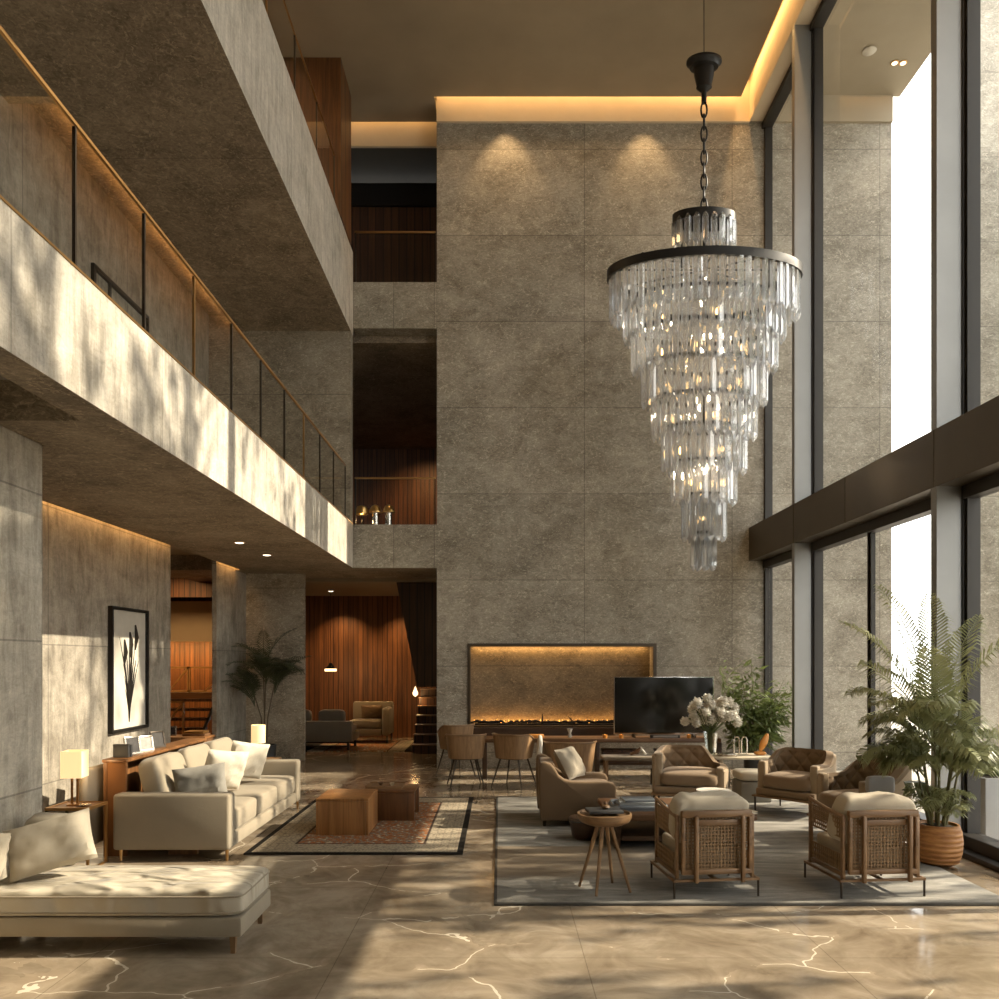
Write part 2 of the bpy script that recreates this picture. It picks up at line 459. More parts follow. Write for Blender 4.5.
def persian():
    # local coords, rug spans +-.985 x +-1.48
    t = NT('rug_persian'); co = obco(t)
    sep = t.n('SeparateXYZ', None, Vector=co)
    dx = t.math('SUBTRACT', .985, t.math('ABSOLUTE', sep.outputs[0])); dy = t.math('SUBTRACT', 1.48, t.math('ABSOLUTE', sep.outputs[1]))
    e = t.math('MINIMUM', dx, dy)
    n1 = t.noise(co, 6, 8, .75, 1.8); n2 = t.noise(co, 30, 4, .7)
    v = t.n('TexVoronoi', {'feature': 'F1'}, Vector=co, Scale=24.0).outputs[0]
    field = t.ramp(t.math('ADD', t.math('MULTIPLY', n1, .6), t.math('MULTIPLY', v, .5)), [(.38, (.20, .065, .022)), (.52, (.33, .135, .05)), (.6, (.11, .09, .075)), (.72, (.42, .33, .22))])
    border = t.ramp(t.math('ADD', t.math('MULTIPLY', n2, .5), t.math('MULTIPLY', v, .55)), [(.3, (.16, .135, .10)), (.5, (.38, .32, .23)), (.7, (.20, .165, .12))])
    lines = t.math('LESS_THAN', t.math('FRACT', t.math('MULTIPLY', e, 14.0)), .22)
    border = t.mix(t.math('MULTIPLY', lines, .28), border, (.13, .10, .07))
    col = t.mix(t.math('LESS_THAN', e, .38), field, border)
    col = t.mix(t.math('LESS_THAN', t.math('ABSOLUTE', t.math('SUBTRACT', e, .38)), .012), col, (.06, .04, .03))
    col = t.mix(t.math('LESS_THAN', e, .055), col, (.018, .015, .012))
    bp = t.n('Bump', None, Strength=.4, Distance=.01, Height=t.noise(co, 200, 2))
    t.bsdf(Base_Color=col, Roughness=.95, Specular_IOR_Level=.1, Normal=bp.outputs[0])
persian()
def terracotta():
    t = NT('pot_woven'); co = obco(t)
    sep = t.n('SeparateXYZ', None, Vector=co)
    s_ = t.math('SINE', t.math('MULTIPLY', sep.outputs[2], 150.0))
    n = t.noise(t.mapping(co, (6, 6, 30)), 1.5, 4)
    col = t.ramp(n, [(.3, (.26, .10, .025)), (.7, (.50, .24, .075))])
    bp = t.n('Bump', None, Strength=.5, Distance=.01, Height=s_)
    t.bsdf(Base_Color=col, Roughness=.6, Normal=bp.outputs[0])
terracotta()
# ------------------------------------------------------------------ setting (world metres: x right, y depth, z up)
XG = 4.36                                     # glass plane
Z1, ZP1 = 3.25, 3.95                          # lower balcony soffit / parapet top
Z2, ZP2 = 7.02, 8.37                          # upper balcony soffit / parapet top
ZC = 10.75                                    # ceiling
def sbox(name, mat, *r, parent=None, b=0):
    return struct(name, MB().box(*r, b=b), mat, parent)

sbox('floor', 'marble_floor', -10, 4.42, -4, 20, -.2, 0)
sbox('ground_outside', 'paving', 4.42, 60, -40, 60, -.3, -.04)
# central stone wall with its niche
m = MB()
m.box(-1.02, -.49, 13, 14.3, 0, 11.25); m.box(2.52, 4.42, 13, 14.3, 0, 11.25)
m.box(-.49, 2.52, 13, 14.3, 1.99, 11.25); m.box(-.49, 2.52, 13, 14.3, 0, .66)
struct('wall_back', m, 'stone_back')
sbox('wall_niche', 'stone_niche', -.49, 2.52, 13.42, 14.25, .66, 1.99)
# niche frame, hearth
m = MB()
for r in ((-.52, -.47, 12.985, 13.03, .63, 2.02), (2.50, 2.55, 12.985, 13.03, .63, 2.02), (-.47, 2.50, 12.985, 13.03, 1.97, 2.02), (-.47, 2.50, 12.985, 13.03, .63, .68)):
    m.box(*r)
struct('trim_1', m, 'bronze')
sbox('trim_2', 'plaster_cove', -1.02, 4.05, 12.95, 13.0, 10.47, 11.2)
sbox('trim_3', 'walnut_dark', -.5, 1.85, 12.84, 12.985, .50, .655)
# exterior continuation of the stone wall and second outside wall
sbox('wall_outside', 'stone_back', 4.42, 6.37, 13, 13.5, -.3, 10.9)
sbox('trim_4', 'plaster_exterior', 4.42, 6.37, 12.95, 13, 10.47, 10.9)
sbox('wall_outside_far', 'stone_back', 7.75, 12.5, 13.2, 13.9, -.3, 17)
# ceilings
m = MB(); m.box(-6.2, 3.86, -4, 12.78, ZC, ZC + .08); m.box(-6.2, -1.04, 12.78, 13.38, ZC, ZC + .08)
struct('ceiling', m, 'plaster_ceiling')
sbox('roof', 'plaster_exterior', -6.2, 6.5, -4.3, 15.2, 11.25, 11.5)
sbox('ceiling_overhang', 'plaster_exterior', 4.45, 6.5, -4.3, 13, 10.9, 11.25)
m = MB(); m.box(4.05, 4.45, .25, 12.95, 10.47, 11.25)
struct('trim_5', m, 'plaster_cove')
# room shell behind the camera and on the left
sbox('wall_front', 'stone_far', -6.2, 4.42, -4.3, -4, 0, 11.25)
sbox('wall_left_near', 'stone_left', -5.1, -4.65, -4, 1.5, 0, 11.25)
sbox('pier', 'stone_pier', -5.1, -3.2, 1.5, 5.6, 0, 3.94)
m = MB(); m.box(-4.7, -4.4, 5.6, 10.7, 0, 3.5); m.box(-4.47, -4.4, 12.44, 13.9, 0, 3.5)
struct('wall_left', m, 'stone_left')
sbox('wall_corner', 'stone_far', -4.47, -3.39, 13.9, 13.99, 0, 3.5)
sbox('wall_left_upper', 'stone_left', -5.1, -4.65, 1.5, 12.8, 3.94, 11.25)
sbox('wall_corner_upper', 'stone_far', -5.1, -2.385, 12.8, 13.0, 3.5, Z2 + .35)
# lower balcony: slab with a slot beside the pier, parapet, bridge
m = MB(); m.box(-4.29, -2.381, 5.6, 13.0, Z1 - .004, 3.5); m.box(-3.18, -2.381, 5.0, 5.6, Z1 - .004, 3.5); m.box(-2.62, -2.381, 1.5, 5.0, Z1 - .004, Z1 + .05)
m.box(-4.7, -4.29, 5.6, 13.0, 3.46, 3.5); m.box(-6, -1.02, 13.32, 14.7, Z1, 3.5); m.box(-4.29, -1.02, 13, 13.319, Z1 - .004, 3.5)
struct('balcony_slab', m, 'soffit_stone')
sbox('balcony_parapet', 'stone_fascia', -2.62, -2.38, 1.5, 13.0, Z1 - .003, ZP1)
m = MB(); m.box(-2.38, -1.02, 12.998, 13.32, Z1 - .002, ZP1)
struct('bridge_parapet', m, 'stone_bridge')
sbox('trim_6', 'brass', -2.63, -2.372, 1.5, 12.99, ZP1, ZP1 + .012)
# upper balcony
m = MB(); m.box(-4.2, -2.381, -2, 12.8, Z2 - .004, 7.4); m.box(-4.65, -4.2, -2, 7.58, Z2, 7.4); m.box(-4.65, -4.2, 7.58, 12.8, Z2 + .24, 7.4)  # soffit recess along the wall is added to hold a glow strip
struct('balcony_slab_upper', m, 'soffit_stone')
sbox('balcony_parapet_upper', 'stone_fascia', -2.62, -2.38, -2, 13.0, Z2 - .003, ZP2)
sbox('bridge_parapet_upper', 'stone_bridge', -2.38, -1.02, 13.0, 13.3, 7.14, 7.89)
# second level recess
sbox('floor_recess', 'walnut_dark', -6, -1.02, 14.7, 20, 3.3, 3.5)
sbox('wall_recess', 'wood_panel', -6, -1.02, 20, 20.2, 3.5, 7.1)
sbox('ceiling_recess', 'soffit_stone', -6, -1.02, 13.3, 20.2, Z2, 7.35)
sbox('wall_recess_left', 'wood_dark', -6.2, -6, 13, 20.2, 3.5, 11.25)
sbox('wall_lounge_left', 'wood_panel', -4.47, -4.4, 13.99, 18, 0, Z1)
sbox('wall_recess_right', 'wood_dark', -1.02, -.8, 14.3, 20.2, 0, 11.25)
# third level recess
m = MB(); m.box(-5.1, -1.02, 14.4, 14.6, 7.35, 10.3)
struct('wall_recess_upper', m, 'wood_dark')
sbox('trim_7', 'dark_plaster', -5.1, -1.06, 13.55, 14.6, 10.42, 11.2)
sbox('trim_8', 'plaster_cove', -5.1, -1.06, 13.5, 13.55, 10.42, 11.2)
sbox('trim_9', 'black_metal', -5.1, -1.02, 14.34, 14.4, 9.9, 10.3)
# wood clad volume hanging at the end of the upper gallery
sbox('wall_gallery_end', 'wood_box', -3.5, -2.37, 11.95, 12.78, ZP2 + .02, ZC)
# ground level room behind the bridge
sbox('wall_wood', 'wood_panel', -4.4, -1.02, 18, 18.2, 0, Z1)
sbox('ceiling_lounge', 'plaster_ceiling', -4.4, -1.02, 14.7, 18.2, Z1 - .06, Z1 + .05)
# stair lobby behind the opening in the left wall
sbox('wall_lobby', 'wood_panel', -10, -4.7, 17.6, 17.8, 0, 4.2)
sbox('wall_lobby_left', 'wood_dark', -10.2, -10, 8.5, 17.8, 0, 4.2)
sbox('wall_lobby_front', 'wood_dark', -10, -4.7, 8.5, 8.7, 0, 4.2)
sbox('ceiling_lobby', 'plaster_ceiling', -10, -4.7, 8.5, 17.8, 3.5, 3.7)
sbox('trim_10', 'wood_panel', -10, -4.72, 15.9, 16.0, 3.0, 3.5)
sbox('wall_lobby_panel', 'plaster_cove', -8.6, -5.9, 17.0, 17.55, 2.15, 3.0)
# baseboards
sbox('baseboard_left', 'bronze', -4.4, -4.385, 5.62, 10.7, 0, .07)
# doorway frame on the upper landing wall
m = MB()
for r in ((-4.65, -4.61, 9.1, 9.15, 3.5, 6.27), (-4.65, -4.61, 10.48, 10.53, 3.5, 6.27), (-4.65, -4.61, 9.1, 10.53, 6.22, 6.27), (-4.65, -4.62, 9.5, 9.53, 3.5, 6.22)):
    m.box(*r)
struct('door_1', m, 'gasket')

# ------------------------------------------------------------------ window wall
BAYS = [(11.08, 13.0, None), (7.51, 10.98, 9.38), (3.94, 7.41, 5.63), (.37, 3.84, 2.06)]
for i, (y0, y1, ym) in enumerate(BAYS):
    w = bpy.data.objects.new('window_%d' % (i + 1), None); COL.objects.link(w); w['kind'] = 'structure'
    # mullion at the near end
    mm = MB().box(4.05, 4.28, y0 - .1, y0, 0, 3.36); mm.box(4.05, 4.28, y0 - .1, y0, 3.9, 10.47)
    struct('mullion', mm, 'mullion_metal', w)
    g = MB()
    for (z0, z1) in ((0, 3.36), (3.9, 10.47)):
        g.box(4.28, 4.38, y0 - .12, y0 + .03, z0, z1)
        g.box(4.30, 4.42, y1 - .06 if i else y1 - .05, y1, z0, z1)
    g.box(4.28, 4.42, y0, y1, 3.24, 3.36); g.box(4.28, 4.42, y0, y1, 3.9, 3.96); g.box(4.26, 4.42, y0, y1, 10.38, 10.47)
    g.box(4.22, 4.42, y0, y1, 0, .16, b=.01); g.box(4.10, 4.22, y0, y1, 0, .05, b=.008)
    if ym:
        g.box(4.335, 4.385, ym - .05, ym - .025, .16, 3.24); g.box(4.335, 4.385, ym + .025, ym + .05, .16, 3.24); g.box(4.355, 4.375, ym - .025, ym + .025, .16, 3.24)
    struct('window_frame', g, 'gasket', w)
    gl = MB()
    gl.box(XG, XG + .012, y0 + .04, y1 - .05, 3.96, 10.38)
    if ym:
        gl.box(XG, XG + .012, y0 + .04, ym - .05, .16, 3.24); gl.box(XG, XG + .012, ym + .05, y1 - .05, .16, 3.24)
    else: gl.box(XG, XG + .012, y0 + .04, y1 - .05, .16, 3.24)
    struct('glass_pane', gl, 'window_glass', w)
m = MB()
sbox('wall_right_near', 'stone_left', 4.05, 4.45, -4, .25, 0, 11.25)
ys = sorted([13.0, 11.03, 9.38, 7.46, 5.63, 3.89, 2.06, .32])
for a, c in zip(ys, ys[1:]): m.box(4.05, 4.45, a + .004, c - .004, 3.36, 3.9, b=.006)
m.box(4.09, 4.4, .3, 13, 3.38, 3.88)
struct('window_beam', m, 'bronze')

# ------------------------------------------------------------------ balcony railings
def railing(name, label, x, y0, step, n, z0, zt):
    t = thing(name, label, 'railing', (x, y0, z0))
    L = step * (n - 1)
    MB().box(-.011, .011, 0, L, zt - z0 - .024, zt - z0, b=.004).build('handrail', 'brass', t)
    MB().box(-.018, .018, 0, L, .0, .03).build('bottom_channel', 'dark_metal', t)
    for k in range(n):
        MB().box(-.010, .010, k * step - (.008 if k else 0), k * step + (.008 if k < n - 1 else 0), .03, zt - z0 - .035).build('post', 'brass' if k % 4 == 1 else 'dark_metal', t)
    for k in range(n - 1):
        MB().box(-.005, .005, k * step + .013, (k + 1) * step - .013, .035, zt - z0 - .04).build('glass_pane', 'rail_glass', t, smooth=False)
    return t
railing('balcony_railing', 'glass balustrade with slim posts and brass handrail along the lower balcony', -2.46, 1.92, .903, 13, ZP1 + .013, 4.87)
railing('balcony_railing', 'glass balustrade with brass handrail on top of the upper gallery parapet', -2.46, -1.9, 1.15, 13, ZP2 + .002, 9.28)
def bridge_rail(label, z, zb):
    t = thing('bridge_handrail', label, 'handrail', (-1.7, 13.045, zb))
    MB().box(-.66, .66, -.018, .018, z - zb - .03, z - zb, b=.008).build('handrail', 'brass', t)
    for s in (-.65, .65): MB().box(s - .01, s + .01, -.012, .012, 0, z - zb - .03).build('post', 'dark_metal', t)
    MB().box(-.63, .63, -.005, .005, .01, z - zb - .04).build('glass_pane', 'rail_glass', t, smooth=False)
bridge_rail('brass handrail above the lower stone bridge with golden lamps', 4.73, ZP1 + .001)
bridge_rail('brass handrail above the upper stone bridge in front of dark wood', 8.74, 7.891)

# golden lamps on the lower bridge parapet
def bridge_lamp(x, label, kind):
    t = thing('table_lamp', label, 'lamp', (x, 13.21, ZP1 + .001), 0, 'gold lamps on the bridge parapet')
    if kind == 0:
        MB().tube([(0, 0, 0), (0, 0, .2)], .012, 8).build('stem', 'dark_metal', t)
        MB().lathe([(.07, .19), (.10, .21), (.105, .27), (.08, .33), (.03, .35)], n=20).build('lamp_shade', 'gold_shade', t)
    else:
        MB().lathe([(.055, 0), (.055, .24)], n=20).build('base', 'chrome', t)
        MB().lathe([(.105, .23), (.10, .27), (.06, .34), (.02, .36)], n=20).build('lamp_shade', 'gold_shade', t)
bridge_lamp(-2.27, 'low round golden lamp at the left end of the bridge parapet', 0)
bridge_lamp(-2.05, 'chrome cylinder lamp with flared gold shade in the middle of the bridge trio', 1)
bridge_lamp(-1.83, 'chrome cylinder lamp with gold shade at the right of the bridge trio', 1)

# ------------------------------------------------------------------ recessed lights
def downlight(x, y, z, label, r=.055, mat='glow_soft'):
    t = thing('downlight', label, 'downlight', (x, y, z), 0, 'recessed ceiling downlights')
    MB().lathe([(r, 0), (r + .02, -.004), (r + .02, -.012), (r, -.014), (r, 0)], n=20, cap=False).build('trim_ring', 'brass', t)
    MB().lathe([(r, -.0145), (r * .6, -.020), (.001, -.022)], n=20).build('lens', mat, t)
downlight(-3.3, 10.15, Z1, 'recessed downlight in the lower balcony soffit, the nearer of two')
downlight(-3.3, 11.35, Z1, 'recessed downlight in the lower balcony soffit, the farther of two')
downlight(-3.5, 16.6, Z1 - .06, 'recessed downlight in the ceiling above the grey lounge sofas')
downlight(-5.95, 14.6, 3.5, 'recessed downlight in the lobby ceiling near the stairs')
downlight(6.05, 12.25, 10.9, 'paired downlight in the outdoor overhang, the left one', .04)
downlight(6.18, 12.25, 10.9, 'paired downlight in the outdoor overhang, the right one', .04)
t = tag(MB().lathe([(.07, 0), (.10, -.02), (.06, -.04), (.01, -.05)], n=18).build('smoke_detector', 'white_cloth'), 'small white detector on the outdoor overhang ceiling', 'detector')
t.location = (5.55, 12.0, 10.9)

# ------------------------------------------------------------------ chandelier (oval in plan)
U = .013375
CX, CY = 2.735, 10.7
def zc(y): return 1.75 + (660 - y) * U
OV = .5
ch = thing('chandelier', 'large tiered crystal chandelier with black ring hanging from the ceiling', 'chandelier', (CX, CY, zc(571)))
z0c = zc(571)
def Zl(y): return zc(y) - z0c
MB().lathe([(.235, 0), (.235, -.03), (.205, -.05), (.19, -.09), (.135, -.10), (.13, -.20), (.10, -.33), (.105, -.36), (.06, -.40), (.03, -.42)][::-1], (0, 0, Zl(61)), 28, 1, .7).build('canopy', 'black_metal', ch)
MB().tube([(0, 0, Zl(55)), (0, 0, ZC - z0c)], .006, 6).build('suspension_cable', 'black_metal', ch)
MB().tube([(0, 0, Zl(86)), (0, 0, Zl(103))], .035, 10).build('stem', 'black_metal', ch)
m = MB(); y = 103; k = 0
while y < 207:
    q = []
    for j in range(12):
        a = 2 * PI * j / 12
        u, v = .04 * math.cos(a), .105 * math.sin(a)
        q.append((u, 0, Zl(y + 7) + v) if k % 2 == 0 else (u * .35, u, Zl(y + 7) + v))
    m.tube(q, .013, 6, closed=True)
    y += 12; k += 1
m.build('chain', 'black_metal', ch)
def ring(mb, rx, z, h, th=.02):
    n = 64; vs = []; fs = []
    for j in range(n):
        c, s_ = math.cos(2 * PI * j / n), math.sin(2 * PI * j / n)
        for (dr, dz) in ((0, 0), (0, h), (-th, h), (-th, 0)):
            vs.append(((rx + dr) * c, (rx * OV + dr) * s_, z + dz))
    for j in range(n):
        for q in range(4):
            a = j * 4 + q; b = j * 4 + (q + 1) % 4; c = ((j + 1) % n) * 4 + (q + 1) % 4; d = ((j + 1) % n) * 4 + q
            fs.append((a, b, c, d))
    mb.add(vs, fs)
m = MB(); ring(m, 97 * U, Zl(279), .115, .05); m.build('main_ring', 'black_metal', ch)
m = MB(); ring(m, 31.5 * U, Zl(224), .12, .03); m.lathe([(30 * U, Zl(217)), (.02, Zl(214))], n=40, sy=OV); m.build('top_ring', 'black_metal', ch)
m = MB()
for s in (-.3, .3):
    m.tube([(s, 0, Zl(213)), (s, 0, Zl(268))], .012, 6)
for a in range(8):
    m.tube([(0, 0, Zl(270)), (96 * U * math.cos(a * PI / 4), 96 * U * OV * math.sin(a * PI / 4), Zl(270))], .012, 6)
m.tube([(0, 0, Zl(213)), (0, 0, Zl(545))], .02, 8)
m.build('frame', 'black_metal', ch)
TIERS = [(30, 219, 251), (93, 275, 322), (79, 301, 343), (71, 331, 374), (61, 364, 407), (51, 398, 441), (41, 428, 475), (31, 462, 506), (21, 495, 542), (11, 533, 571)]
crys = []; RINGS = []
for ti, (hw, yt, yb) in enumerate(TIERS):
    a, b = hw * U, hw * U * OV
    per = PI * (3 * (a + b) - math.sqrt((3 * a + b) * (a + 3 * b)))
    n = max(7, int(per / .112))
    m = MB(); ring(m, a - .045, Zl(yt) - .03, .055, .012); RINGS.append(m.build('tier_ring', 'black_metal', ch))
    # equal arc spacing
    tab = [0]; N = 720
    for j in range(N):
        t0, t1 = 2 * PI * j / N, 2 * PI * (j + 1) / N
        tab.append(tab[-1] + math.hypot(a * (math.cos(t1) - math.cos(t0)), b * (math.sin(t1) - math.sin(t0))))
    j = 0
    for q in range(n):
        s_ = tab[-1] * (q + .5) / n
        while tab[j + 1] < s_: j += 1
        th = 2 * PI * j / N
        nx, ny = math.cos(th) / a, math.sin(th) / b
        crys.append((ny / math.hypot(nx, ny), ti, (a * math.cos(th), b * math.sin(th)), math.atan2(ny, nx), Zl(yt), Zl(yb)))
crys.sort(key=lambda c: (c[0] if c[1] else c[0] * .6))
def crystal_mesh(mb, c):
    _, ti, (x, y), an, zt, zb = c
    L = zt - zb; w = .047; d = .028
    pr = [(-w, 0), (-w * .5, d), (w * .5, d), (w, 0), (w * .5, -d), (-w * .5, -d)]
    M = Matrix.Translation((x, y, zt)) @ Matrix.Rotation(an - PI / 2, 4, 'Z')
    vs = []; fs = []
    lv = [(.45, -.01), (1, -.05), (1, -L + .06), (.25, -L)]
    for k, z in lv:
        for (u, v) in pr: vs.append((u * k, v * k, z))
    for i in range(3):
        for j in range(6): fs.append((i * 6 + j, i * 6 + (j + 1) % 6, (i + 1) * 6 + (j + 1) % 6, (i + 1) * 6 + j))
    fs.append((0, 1, 2, 3, 4, 5)); fs.append(tuple(18 + j for j in range(5, -1, -1)))
    mb.add(vs, fs, M)
for c in crys[:100]:
    m = MB(); crystal_mesh(m, c); m.build('crystal', 'crystal', RINGS[c[1]], smooth=False)
m = MB()
for c in crys[100:]: crystal_mesh(m, c)
m.build('crystal_curtain', 'crystal', ch, smooth=False, kind='stuff')
for (hw, yt, yb) in TIERS[1:9]:
    for q in range(5 if hw > 55 else 3 if hw > 25 else 1):
        r = hw * U * (.6 if hw > 25 else 0)
        th = 2 * PI * q / (5 if hw > 55 else 3) + hw
        MB().lathe([(.002, -.045), (.02, -.025), (.024, .005), (.016, .035), (.002, .055)], (r * math.cos(th), r * OV * math.sin(th), (Zl(yt) + Zl(yb)) / 2), 12).build('bulb', 'bulb', ch)
# ------------------------------------------------------------------ rugs
t = tag(MB().box(-.985, .985, -1.48, 1.48, 0, .014, b=.005).build('patterned_rug', 'rug_persian'), 'rust patterned rug with black edge under the wooden cube tables', 'rug')
t.location = (-1.315, 8.66, 0)
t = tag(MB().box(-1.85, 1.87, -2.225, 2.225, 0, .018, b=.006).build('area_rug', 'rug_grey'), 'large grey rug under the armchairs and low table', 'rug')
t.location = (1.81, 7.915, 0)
t = tag(MB().box(-1.4, 1.3, -1.0, 1.0, 0, .012, b=.004).build('lounge_rug', 'rug_persian'), 'dark patterned rug under the grey sofas in the far lounge', 'rug')
t.location = (-2.75, 16.3, 0)
RZ = .0181; PZ = .0141

# ------------------------------------------------------------------ wooden cube tables
def cube_table(x0, x1, y0, y1, h, mat, label, openside):
    t = thing('cube_table', label, 'coffee table', ((x0 + x1) / 2, (y0 + y1) / 2, PZ), 0, 'wooden cube tables on the patterned rug')
    a, b = (x1 - x0) / 2, (y1 - y0) / 2; h -= PZ
    MB().box(-a, a, -b, b, h - .028, h, b=.004).build('top', mat, t)
    MB().box(-a, -a + .028, -b, b, 0, h - .029, b=.004).build('side_panel', mat, t)
    MB().box(a - .028, a, -b, b, 0, h - .029, b=.004).build('side_panel', mat, t) if not openside else MB().box(a - .07, a - .04, -b + .04, b - .04, 0.03, h - .029).build('inset_panel', mat, t)
    MB().box(-a + .03, a - (.03 if not openside else 0), -b, -b + .028, 0, h - .029, b=.004).build('front_panel', mat, t)
    MB().box(-a + .03, a - (.03 if not openside else 0), b - .028, b, 0, h - .029, b=.004).build('back_panel', mat, t)
    return t
cube_table(-1.82, -1.30, 7.93, 8.54, .375, 'cube_wood', 'near solid wooden cube table with bright striped grain top', False)
cube_table(-1.50, -.92, 8.64, 9.16, .337, 'cube_wood_dark', 'darker wooden cube table holding the shallow wood tray', True)
t = thing('tray', 'shallow light wood tray on the darker cube table', 'tray', (-1.27, 8.93, .338))
MB().box(-.2, .2, -.17, .17, 0, .012).build('tray_base', 'oak_x', t)
m = MB(); m.box(-.2, .2, -.18, -.165, .0, .03); m.box(-.2, .2, .165, .18, 0, .03); m.build('rim', 'oak_x', t)
for i, (x, y, r, h, mt, lb) in enumerate([(-1.33, 8.95, .035, .035, 'walnut_x', 'small dark wooden bowl on the tray'), (-1.2, 8.92, .028, .03, 'book_cream', 'small pale dish on the tray')]):
    o = tag(MB().lathe([(.012, 0), (r, h), (r - .006, h), (.01, .008)], n=16).build('dish', mt), lb, 'dish'); o.location = (x, y, .351)

# ------------------------------------------------------------------ long sofa (faces +x)
sf = thing('sofa', 'long beige upholstered sofa along the left wall beside the patterned rug', 'sofa', (-2.85, 8.09, 0))
def SX(x): return x + 2.85
def SY(y): return y - 8.09
for (y0, y1) in ((6.94, 7.11), (9.28, 9.45)):
    MB().box(SX(-3.36), SX(-2.345), SY(y0), SY(y1), .095, .583, b=.028, seg=3).build('armrest', 'linen_sofa', sf)
MB().box(SX(-3.20), SX(-2.355), SY(7.112), SY(9.278), .095, .215, b=.02).build('base', 'linen_sofa', sf)
MB().box(SX(-3.67), SX(-3.59), SY(6.95), SY(9.44), .10, .80, b=.035, seg=3).build('back_frame', 'linen_sofa', sf)
for i in range(3):
    yy = 7.112 + i * .722
    m = MB(); m.cushion((.82, .714, .21), T(SX(-2.765), SY(yy + .361), .318), e=.16, nu=40, nv=16, wr=.006, seed=i, crown=.02)
    m.build('seat_cushion', 'linen_sofa', sf)
for i in range(3):
    yy = 7.125 + i * .714
    m = MB(); m.cushion((.20, .69, .43), T(SX(-3.12), SY(yy + .357), .655, 0, -16, 0), e=.3, nu=32, nv=16, wr=.014, seed=i + 5)
    m.build('back_cushion', 'linen_sofa', sf)
for x in (-2.375, -3.3):
    for y in (6.975, 9.41):
        MB().tube([(SX(x), SY(y), 0), (SX(x), SY(y), .11)], [.011, .016], 8).build('leg', 'brass', sf)
MB().box(SX(-2.98), SX(-2.72), SY(7.2), SY(7.24), 0, .094).build('centre_foot', 'walnut_z', sf)
# brown shelf behind the back cushions
cs = thing('console_shelf', 'long brown wooden shelf standing behind the beige sofa', 'console', (-3.43, 8.1, 0))
MB().box(-.11, .11, -.98, .98, .835, .865, b=.006).build('top', 'walnut_z', cs)
MB().box(-.10, -.07, -.97, .97, .0, .834).build('back_panel', 'walnut_z', cs)
for y in (-.97, .93): MB().box(-.068, .10, y, y + .04, .0, .834, b=.006).build('end_panel', 'leather_brown', cs)
# throw pillows on the sofa
def throw(name, label, loc, w, h, t_, mat, rx, ry, rz, seed):
    m = MB(); m.pillow(w, h, t_, T(0, 0, 0, rx, ry, 0), wr=.016, seed=seed)
    o = m.build(name, mat); tag(o, label, 'pillow', None); o.location = loc; o.rotation_euler = (0, 0, R(rz)); return o
throw('throw_pillow', 'grey pleated pillow on the sofa near its closest armrest', (-2.76, 7.38, .625), .46, .32, .15, 'linen_grey', 14, -6, 22, 1)
throw('throw_pillow', 'square cream pillow in the middle of the beige sofa', (-2.72, 7.90, .665), .45, .41, .15, 'linen_light', 16, 8, 50, 2)
throw('throw_pillow', 'cream pillow leaning near the far armrest of the beige sofa', (-2.70, 8.55, .68), .45, .40, .15, 'linen_light', 14, 10, 48, 3)

# frames and objects on the shelf
def photo_frame(x, y, w, h, label, mats, rz=75, arch=False):
    t = thing('photo_frame', label, 'photo frame', (x, y, .866), rz, 'framed photos on the shelf behind the sofa')
    M = T(0, 0, 0, -12, 0, 0)
    fw = .018
    m = MB()
    m.box(-w / 2, w / 2, -.009, .009, 0, fw, M=M); m.box(-w / 2, w / 2, -.009, .009, h - fw, h, b=.004, M=M)
    m.box(-w / 2, -w / 2 + fw, -.009, .009, fw, h - fw, M=M); m.box(w / 2 - fw, w / 2, -.009, .009, fw, h - fw, M=M)
    m.build('frame', mats[0], t)
    MB().box(-w / 2 + fw, w / 2 - fw, -.003, .004, fw, h - fw, M=M).build('photo', mats[1], t)
    MB().bar((0, .03, h * .6), (0, .09, .0), .012).build('easel_leg', 'dark_metal', t)
photo_frame(-3.43, 7.50, .17, .17, 'silver framed dark photo nearest the picture wall end of the shelf', ('silver', 'photo_dark'), 66)
photo_frame(-3.43, 7.78, .16, .15, 'silver framed pale photo in the middle of the shelf', ('silver', 'photo_light'), 60)
photo_frame(-3.43, 8.06, .17, .17, 'bronze framed dark photo farthest along the shelf', ('dark_metal', 'photo_dark'), 66)
for i, (y, h) in enumerate(((7.26, .12), (7.31, .11))):
    t = tag(MB().box(-.07, .07, -.018, .018, 0, h, b=.004).build('book', 'book_dark'), ('thick dark book standing first on the shelf behind the sofa', 'slimmer dark book standing second on the shelf behind the sofa')[i], 'book'); t.location = (-3.43, y, .866)

# ------------------------------------------------------------------ chaise longue
c = thing('chaise_longue', 'low cream chaise longue with wooden legs in the near left corner', 'chaise', (-2.33, 5.05, 0))
MB().box(-.83, .80, -.31, .31, .105, .222, b=.015).build('base', 'linen_sofa', c)
m = MB(); m.cushion((1.62, .63, .155), T(-.005, 0, .302), e=.13, nu=64, nv=18, wr=.010, seed=3, crown=.035); MATT = m.build('mattress', 'linen_rumpled', c)
m = MB()
for z in (.345, .250):
    q = []
    for k in range(48):
        th = 2 * PI * k / 48
        def pw(v, e): return math.copysign(abs(v) ** e, v)
        q.append((-.005 + .808 * pw(math.cos(th), .13), .315 * pw(math.sin(th), .13), z))
    m.tube(q, .005, 6, closed=True)
m.build('piping', 'linen_sofa', MATT)
for x in (-.72, .74):
    for y in (-.27, .27): MB().tube([(x, y, 0), (x, y, .11)], [.018, .026], 4).build('leg', 'oak', c)
m = MB(); m.cushion((.34, .16, .36), T(-.62, .25, .56, 14, 0, 0), e=.35, wr=.01); m.build('back_cushion', 'linen_cream', c)
throw('lumbar_pillow', 'cream rectangular pillow propped on the chaise longue', (-2.80, 4.99, .60), .50, .33, .19, 'linen_cream', -24, -14, 18, 9)
